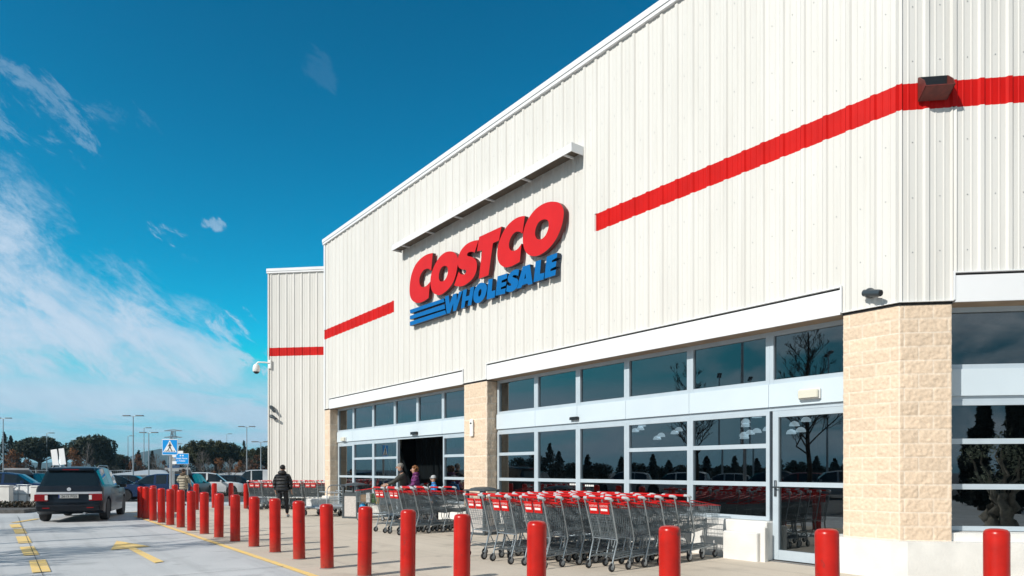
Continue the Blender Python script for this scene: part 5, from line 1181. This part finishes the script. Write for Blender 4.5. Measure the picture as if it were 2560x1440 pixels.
def stone_pine(px0, px1, top, bot, y, label, m=PINE, grp='stone pines beyond the lot', seed=1, dens=1.):
    c = AT((px0+px1)/2, y); w_ = (px1-px0)/F*y; zt = HT(top, y)-c.z; zb = HT(bot, y)-c.z; t = place('pine_tree', label, 'tree', c, 0, grp); rg = random.Random(seed)
    tr = MB(); fork = max(.8, zb*.95); limb(tr, (0,0,-.2), (.1,0,fork), .30, .22, rg, 4, .04); lv = MB(); hh = zt-zb
    for i in range(26):
        a = i*2.4; rr_ = math.sqrt((i+.5)/26)*w_*.42; x, y_ = math.cos(a)*rr_, math.sin(a)*rr_*.9
        dome = math.sqrt(max(0, 1-(rr_/(w_*.52))**2)); z = zb+hh*(.17+.56*dome*(1 if i % 2 else .40))+rg.uniform(-.05,.05)*hh
        limb(tr, (.1,0,fork-.1), (x*.9, y_*.9, z-hh*.1), .12, .03, rg, 4, .06)
        leafquads(lv, (x, y_, z), (w_*.15, w_*.15, hh*.25), int(430*dens), .014*w_+.07, rg, .3)
    tr.build('trunk', BARK, t); lv.build('crown', m, t); return t
def conifer(px, top, y, w_, label, m=CONI, grp='dark conifers beyond the lot', seed=1, p=None, h=None, thin=1.):
    c = p or AT(px, y); H_ = h or HT(top, y)-c.z; t = place('conifer_tree', label, 'tree', c, 0, grp); rg = random.Random(seed); tr = MB(); tr.tube([(0,0,-.2),(0,0,H_*.97)], [.18,.03], 6); lv = MB()
    k = .08
    while k < .99:
        rr_ = w_/2*(1-k)**.8*rg.uniform(.65,1.15)+.12
        for j in range(6):
            a = rg.random()*6.28; leafquads(lv, (math.cos(a)*rr_*.55, math.sin(a)*rr_*.55, H_*k), (rr_*.5, rr_*.5, H_*.045), int(16*thin), .13, rg, .2)
        k += .045
    tr.build('trunk', BARK, t); lv.build('crown', m, t); return t
def broadleaf(px, w_px, top, y, label, m=RUST, grp='autumn trees beyond the lot', seed=1, dens=1., bot=.22):
    c = AT(px, y); w_ = w_px/F*y; H_ = HT(top, y)-c.z; t = place('autumn_tree', label, 'tree', c, 0, grp); rg = random.Random(seed); tr = MB(); lv = MB()
    limb(tr, (0,0,-.2), (0,0,H_*.5), .14, .08, rg, 4, .03)
    for i in range(16):
        a = rg.random()*6.28; q = rg.uniform(bot, .92); rr_ = w_*.42*math.sin(math.pi*min(1, q*.9+.1))*rg.random()**.5
        e = (math.cos(a)*rr_, math.sin(a)*rr_, H_*q); limb(tr, (0,0,H_*min(q*.6,.5)), e, .05, .012, rg, 3, .1); leafquads(lv, e, (w_*.16, w_*.16, H_*.10), int(75*dens), .11, rg)
    tr.build('trunk', BARKG, t); lv.build('crown', m, t); return t
def bare_tree(p, H_, w_, label, seed=1, m=BARK, depth=5, grp='bare trees', thick=.11):
    t = place('bare_tree', label, 'tree', p, 0, grp); rg = random.Random(seed); tr = MB(); br = MB()
    lead = [V((0,0,-.2))]; k = 9
    for i in range(1, k+1): q = lead[-1]; lead.append(V((q.x+rg.gauss(0,.045)*H_/8*i**.3, q.y+rg.gauss(0,.045)*H_/8*i**.3, H_*i/k)))
    tr.tube(lead, [thick*(1.15-.95*(i/k)**.8)+.006 for i in range(k+1)], 7, False)
    def at(q): q *= k; i = min(int(q), k-1); return lead[i].lerp(lead[i+1], q-i)
    def grow(a, d, ln, r_, lv):
        b = a+d*ln; pts = [a, a.lerp(b,.35)+V((rg.gauss(0,1),rg.gauss(0,1),rg.gauss(0,.6)))*ln*.05, a.lerp(b,.7)+V((rg.gauss(0,1),rg.gauss(0,1),rg.gauss(0,.6)))*ln*.06+V((0,0,ln*.04)), b+V((0,0,ln*.10))]
        br.tube(pts, [r_, r_*.8, r_*.55, r_*.3], 5 if lv > 1 else 3, False)
        if lv == 0: return
        for i in range({3: 7, 2: 6, 1: 4}[lv]):
            q = rg.uniform(.22, .98); o = pts[0].lerp(pts[1], q/.35) if q < .35 else pts[1].lerp(pts[2], (q-.35)/.35) if q < .7 else pts[2].lerp(pts[3], (q-.7)/.3)
            sd_ = V((rg.gauss(0,1), rg.gauss(0,1), rg.gauss(0,.5))).normalized(); e = (d*.85+sd_*.75+V((0,0,.30))).normalized(); grow(o, e, ln*rg.uniform(.34,.52)*(1.15-q*.4), max(r_*.45, .007), lv-1)
    nb = 24
    for i in range(nb):
        q = .30+.62*i/nb; az_ = i*2.4+rg.random()*.7; up = .55+.9*q; d = V((math.cos(az_), math.sin(az_), up)).normalized()
        grow(at(q), d, w_*.62*(1.12-q)**.7*rg.uniform(.8,1.1), thick*.42*(1.15-q), 3 if depth > 5 else 2)
    tr.build('trunk', m, t, True); br.build('branches', m, t); return t
stone_pine(44, 152, 1088, 1152, 96, 'broad umbrella stone pine at the left with a single head lamp before it', seed=2)
stone_pine(172, 286, 1083, 1158, 94, 'largest umbrella stone pine rising behind the dark estate car', seed=3)
stone_pine(243, 322, 1132, 1178, 118, 'low dark rounded pine right of the largest stone pine', seed=4)
stone_pine(145, 182, 1116, 1150, 125, 'small distant pine between the two big stone pines', seed=9)
stone_pine(456, 535, 1098, 1165, 92, 'bright olive topped pine right of the crossing sign', PINE2, 'pine grove right of the signs', 5)
stone_pine(505, 572, 1096, 1160, 96, 'tallest pine of the grove right of the signs', PINE2, 'pine grove right of the signs', 6)
stone_pine(548, 604, 1104, 1160, 100, 'dark pine at the right shoulder of the grove', PINE, 'pine grove right of the signs', 7)
stone_pine(598, 652, 1119, 1170, 100, 'rounded pine between the grove and the store', PINE2, 'pine grove right of the signs', 8)
stone_pine(632, 712, 1111, 1170, 94, 'pine touching the edge of the store wall', PINE, 'pine grove right of the signs', 11)
conifer(10, 1082, 98, 3.6, 'dark pointed conifer at the left edge behind the lamp', seed=1); conifer(27, 1091, 100, 3.4, 'second dark conifer from the left edge', seed=2); conifer(40, 1104, 105, 2.8, 'short dark conifer beside the left stone pine', seed=3)
conifer(610, 1104, 120, 2.6, 'small pointed conifer above the pine grove', seed=4); conifer(346, 1127, 120, 3.2, 'small dark conifer below the tallest lamp', seed=5); conifer(380, 1128, 118, 3.4, 'dark conifer left of the crossing sign', seed=6); conifer(450, 1115, 130, 2.6, 'dark conifer peeking between sign and grove', seed=7)
broadleaf(34, 54, 1116, 90, 'orange brown tree at the far left below the conifers', seed=1); broadleaf(64, 40, 1140, 92, 'dull brown tree below the left stone pine', RUSTD, seed=21)
broadleaf(182, 62, 1118, 90, 'brightest rust coloured tree before the largest pine', seed=2, dens=1.2); broadleaf(343, 46, 1134, 92, 'red brown tree under the tallest lamp', RUSTD, seed=3)
broadleaf(315, 34, 1142, 96, 'small red brown tree left of the tallest lamp', RUSTD, seed=4); broadleaf(548, 44, 1141, 88, 'orange brown bushy tree before the pine grove', RUST, seed=5, dens=.9); broadleaf(598, 40, 1144, 88, 'second orange brown tree before the pine grove', RUST, seed=6, dens=.8)
broadleaf(640, 52, 1136, 86, 'rust tree beside the store wall', RUSTD, seed=7); broadleaf(408, 30, 1150, 95, 'dull reddish tree behind the crossing sign post', RUSTD, seed=8)
for i, (px, top, y, w_) in enumerate(((214,1104,88,2.6),(507,1128,86,3.2),(572,1148,84,2.6),(395,1137,92,3.2),(620,1146,86,2.8))):
    bare_tree(AT(px, y), HT(top, y)-gz(y), w_, ['tall grey leafless tree before the largest stone pine','grey leafless tree before the pine grove','pale forked leafless tree in the gap of the rust trees','grey leafless tree left of the crossing sign','small leafless tree near the store wall'][i], 30+i, BARKG, 4, 'leafless trees beyond the lot', .10)
# dark belt of bushes closing the lot
SHRUB = None; bx_ = [(-20,60,1158),(40,70,1163),(95,60,1166),(140,60,1160),(205,60,1163),(255,60,1168),(300,60,1162),(352,60,1160),(398,56,1158),(440,50,1156),(490,64,1158),(545,60,1162),(590,60,1164),(640,70,1160)]
for i, (px, wp, top) in enumerate(bx_):
    y = 104+(i % 3)*3; c = AT(px, y); w_ = wp/F*y; h = HT(top, y)-c.z; t = place('evergreen_shrub', 'dark evergreen shrub of the belt closing the lot, '+ORD[i]+' from the left', 'shrub', c, 0, 'dark shrubs closing the lot'); rg = random.Random(50+i); lv = MB()
    for k in range(9): leafquads(lv, (rg.uniform(-.42,.42)*w_, rg.uniform(-1,1), h*rg.uniform(.25,.78)), (w_*.22, 1.0, h*.25), 150, .16, rg)
    lv.build('foliage', SHR, t); tr = MB()
    for k in range(4): limb(tr, (0,0,-.1), (rg.uniform(-.3,.3)*w_, 0, h*.6), .08, .03, rg)
    tr.build('stem', BARK, t)
# trees behind the photographer: mirrored in the glass and throwing the long shadows over the road
bare_tree(mirror(2022, 29), 7.6, 4.2, 'bare tree across the lot mirrored in the glass door', 61, BARK, 6, 'bare trees across the lot', .11)
bare_tree(mirror(1738, 34), 7.0, 3.8, 'bare tree across the lot mirrored in the middle windows', 62, BARK, 6, 'bare trees across the lot', .105)
bare_tree(V((-14.2,4.4,0)), 6.8, 3.4, 'bare tree left of the view shading the nearest lane dash', 65, BARK, 5, 'bare trees across the lot', .11)
def far_pine(px, yt, wpx, label, seed):
    z = 105.; p = mirror(px, z, 10.92); t = place('pine_tree', label, 'tree', p, 0, 'pines across the lot'); rg = random.Random(seed); h = HT(yt, z); w_ = wpx/F*z; lv = MB(); tr = MB(); limb(tr, (0,0,-.2), (0,0,h*.7), .2, .1, rg, 4, .03)
    for i in range(16):
        a = i*2.4; rr_ = math.sqrt((i+.5)/16)*w_*.42; q = (rr_/w_)*1.6; leafquads(lv, (math.cos(a)*rr_, math.sin(a)*rr_, h*(.70-.35*q*q if i % 2 else .34)), (w_*.17, w_*.17, h*.22), 150, .17, rg)
    tr.build('trunk', BARK, t); lv.build('crown', PINE, t)
for i, q in enumerate(((1300,1140,66),(1345,1124,52),(1440,1150,70),(1500,1147,60),(1600,1142,50),(1655,1150,66),(1720,1148,76),(1800,1152,60),(1860,1150,50),(1920,1155,60),(1990,1142,62),(2060,1157,80),(2120,1153,66))):
    far_pine(*q, 'pine across the lot mirrored in the shop glass, '+ORD[i]+' from its left', 70+i)
for i, (px, z, h) in enumerate(((1378,95,5.3),(1400,97,4.2),(1470,97,3.9),(1555,97,3.6),(1640,100,4.3),(1680,98,3.4),(1760,97,3.8),(1830,100,3.9),(1885,98,3.5),(1945,97,3.9),(2040,100,3.7),(2085,98,3.3))):
    conifer(0, 0, 0, 3.0, 'conifer across the lot mirrored in the shop glass, '+ORD[i]+' from its left', seed=90+i, p=mirror(px, z), h=h, grp='conifers across the lot', thin=1.3)
# right hand side: olive tree and cypresses mirrored in the corner window
MD = M_.dot(C0)+.37
def mirror2(px, z):
    p = V(((px-1280)/F*z, z, 0)); return p-M_*2*(M_.dot(p)-MD)
for i, (px, z, h) in enumerate(((2452,27,4.6),(2535,25,5.1),(2570,30,5.2),(2425,31,3.4))):
    conifer(0, 0, 0, 1.1, ['slim cypress mirrored in the corner window','taller slim cypress mirrored at the right edge','cypress mirrored beyond the right edge','short cypress mirrored next to the stone pillar'][i], seed=100+i, p=mirror2(px, z), h=h, grp='cypresses behind the camera', thin=3.)
p = mirror2(2500, 19); t = place('olive_tree', 'old olive tree with a gnarled trunk mirrored in the corner window', 'tree', p); rg = random.Random(5); tr = MB(); lv = MB()
for k in range(5):
    a = k*1.256; limb(tr, (math.cos(a)*.30, math.sin(a)*.30, -.1), (math.cos(a+.6)*.22, math.sin(a+.6)*.22, .95), .20, .11, rg, 5, .10)
for k in range(10):
    a = k*.63; e = (math.cos(a)*.75*rg.uniform(.5,1.2), math.sin(a)*.75*rg.uniform(.5,1.2), 1.35+rg.random()*1.1); limb(tr, (math.cos(a)*.2, math.sin(a)*.2, .85), e, .06, .015, rg, 4, .12); leafquads(lv, e, (.34,.34,.3), 75, .05, rg)
tr.build('trunk', mat('pale olive bark', (.33,.29,.23), .95, var=(9,.5)), t, True); lv.build('crown', OLIVE, t)
# pendant lamps inside the hall
PL = emit('pendant lamp glow', (.80,.86,.90), 1.1); PD = None
for i, (px, py) in enumerate(((1605,1066),(1601,1075),(1588,1080),(1653,1092),(1643,1099),(1697,1078),(1687,1085),(1864,1058),(1864,1067),(1860,1091),(1861,1097),(1875,1086),(1892,1044),(1892,1082),(1919,1077),(1986,1065),(2015,1054),(2002,1080),(1978,1085))):
    r = ray(px, py); d = 15.6; k = d/(N.x*r.x+N.y*r.y); q = V((0,0,EYE))+r*k; q.z = min(q.z, 4.1)
    lb = 'white dome pendant lamp inside the hall, '+ORD[i]+' from the left'
    if PD is None:
        PD = thing('pendant_lamp', lb, 'pendant lamp', q, 0, 'pendant lamps inside the hall')
        mb = MB(); mb.lathe([(.12,0),(.115,.04),(.09,.085),(.05,.11),(.02,.12)], 14); mb.build('lamp_shade', PL, PD, True)
        mb = MB(); mb.tube([(0,0,.12),(0,0,.30)], .006, 5); mb.build('cord', BLACK, PD)
    else: dup(PD, q, 0, lb)
# ------------------------------------------------------------------ hills and air
mb = MB(); rg = random.Random(12); D_ = 1500.; n_ = 90
def ridge(px): return 1160-34*math.exp(-((px-395)/85)**2)-12*math.exp(-((px-560)/170)**2)-6*math.exp(-((px-120)/120)**2)+2.2*noise.noise(V((px*.03,0,0)))
for j, (dd, kk) in enumerate(((0,0),(90,.45),(220,1),(420,.7),(650,0))):
    for i in range(n_+1):
        px = -500+i*(1500/n_); y = D_+dd; h = max(0, HT(ridge(px), D_+220))*kk+ (noise.noise(V((px*.05, dd*.02, 3)))*4 if kk else 0)
        mb.v.append(V(((px-1280)/F*y, y, h-1.5)))
for j in range(4):
    for i in range(n_): mb.f.append((j*(n_+1)+i, j*(n_+1)+i+1, (j+1)*(n_+1)+i+1, (j+1)*(n_+1)+i))
tag(mb.build('hills', mat('hill scrub', (.05,.06,.035), .95, var=(.02,.5)), None, True), kind='structure')
if HAZE:
    mb = MB(); mb.bx(-3600, -3600, -4, 3600, 3600, 64); o = mb.build('haze', DARK)
    m = bpy.data.materials.new('haze air'); m.use_nodes = True; n, l = nt(m); n.remove(n['Principled BSDF']); vv = n.new('ShaderNodeVolumePrincipled'); vv.inputs['Color'].default_value = (.42,.74,.95,1); vv.inputs['Density'].default_value = .00026; vv.inputs['Anisotropy'].default_value = .2
    l.new(vv.outputs[0], n['Material Output'].inputs['Volume']); o.data.materials[0] = m; tag(o, kind='stuff')
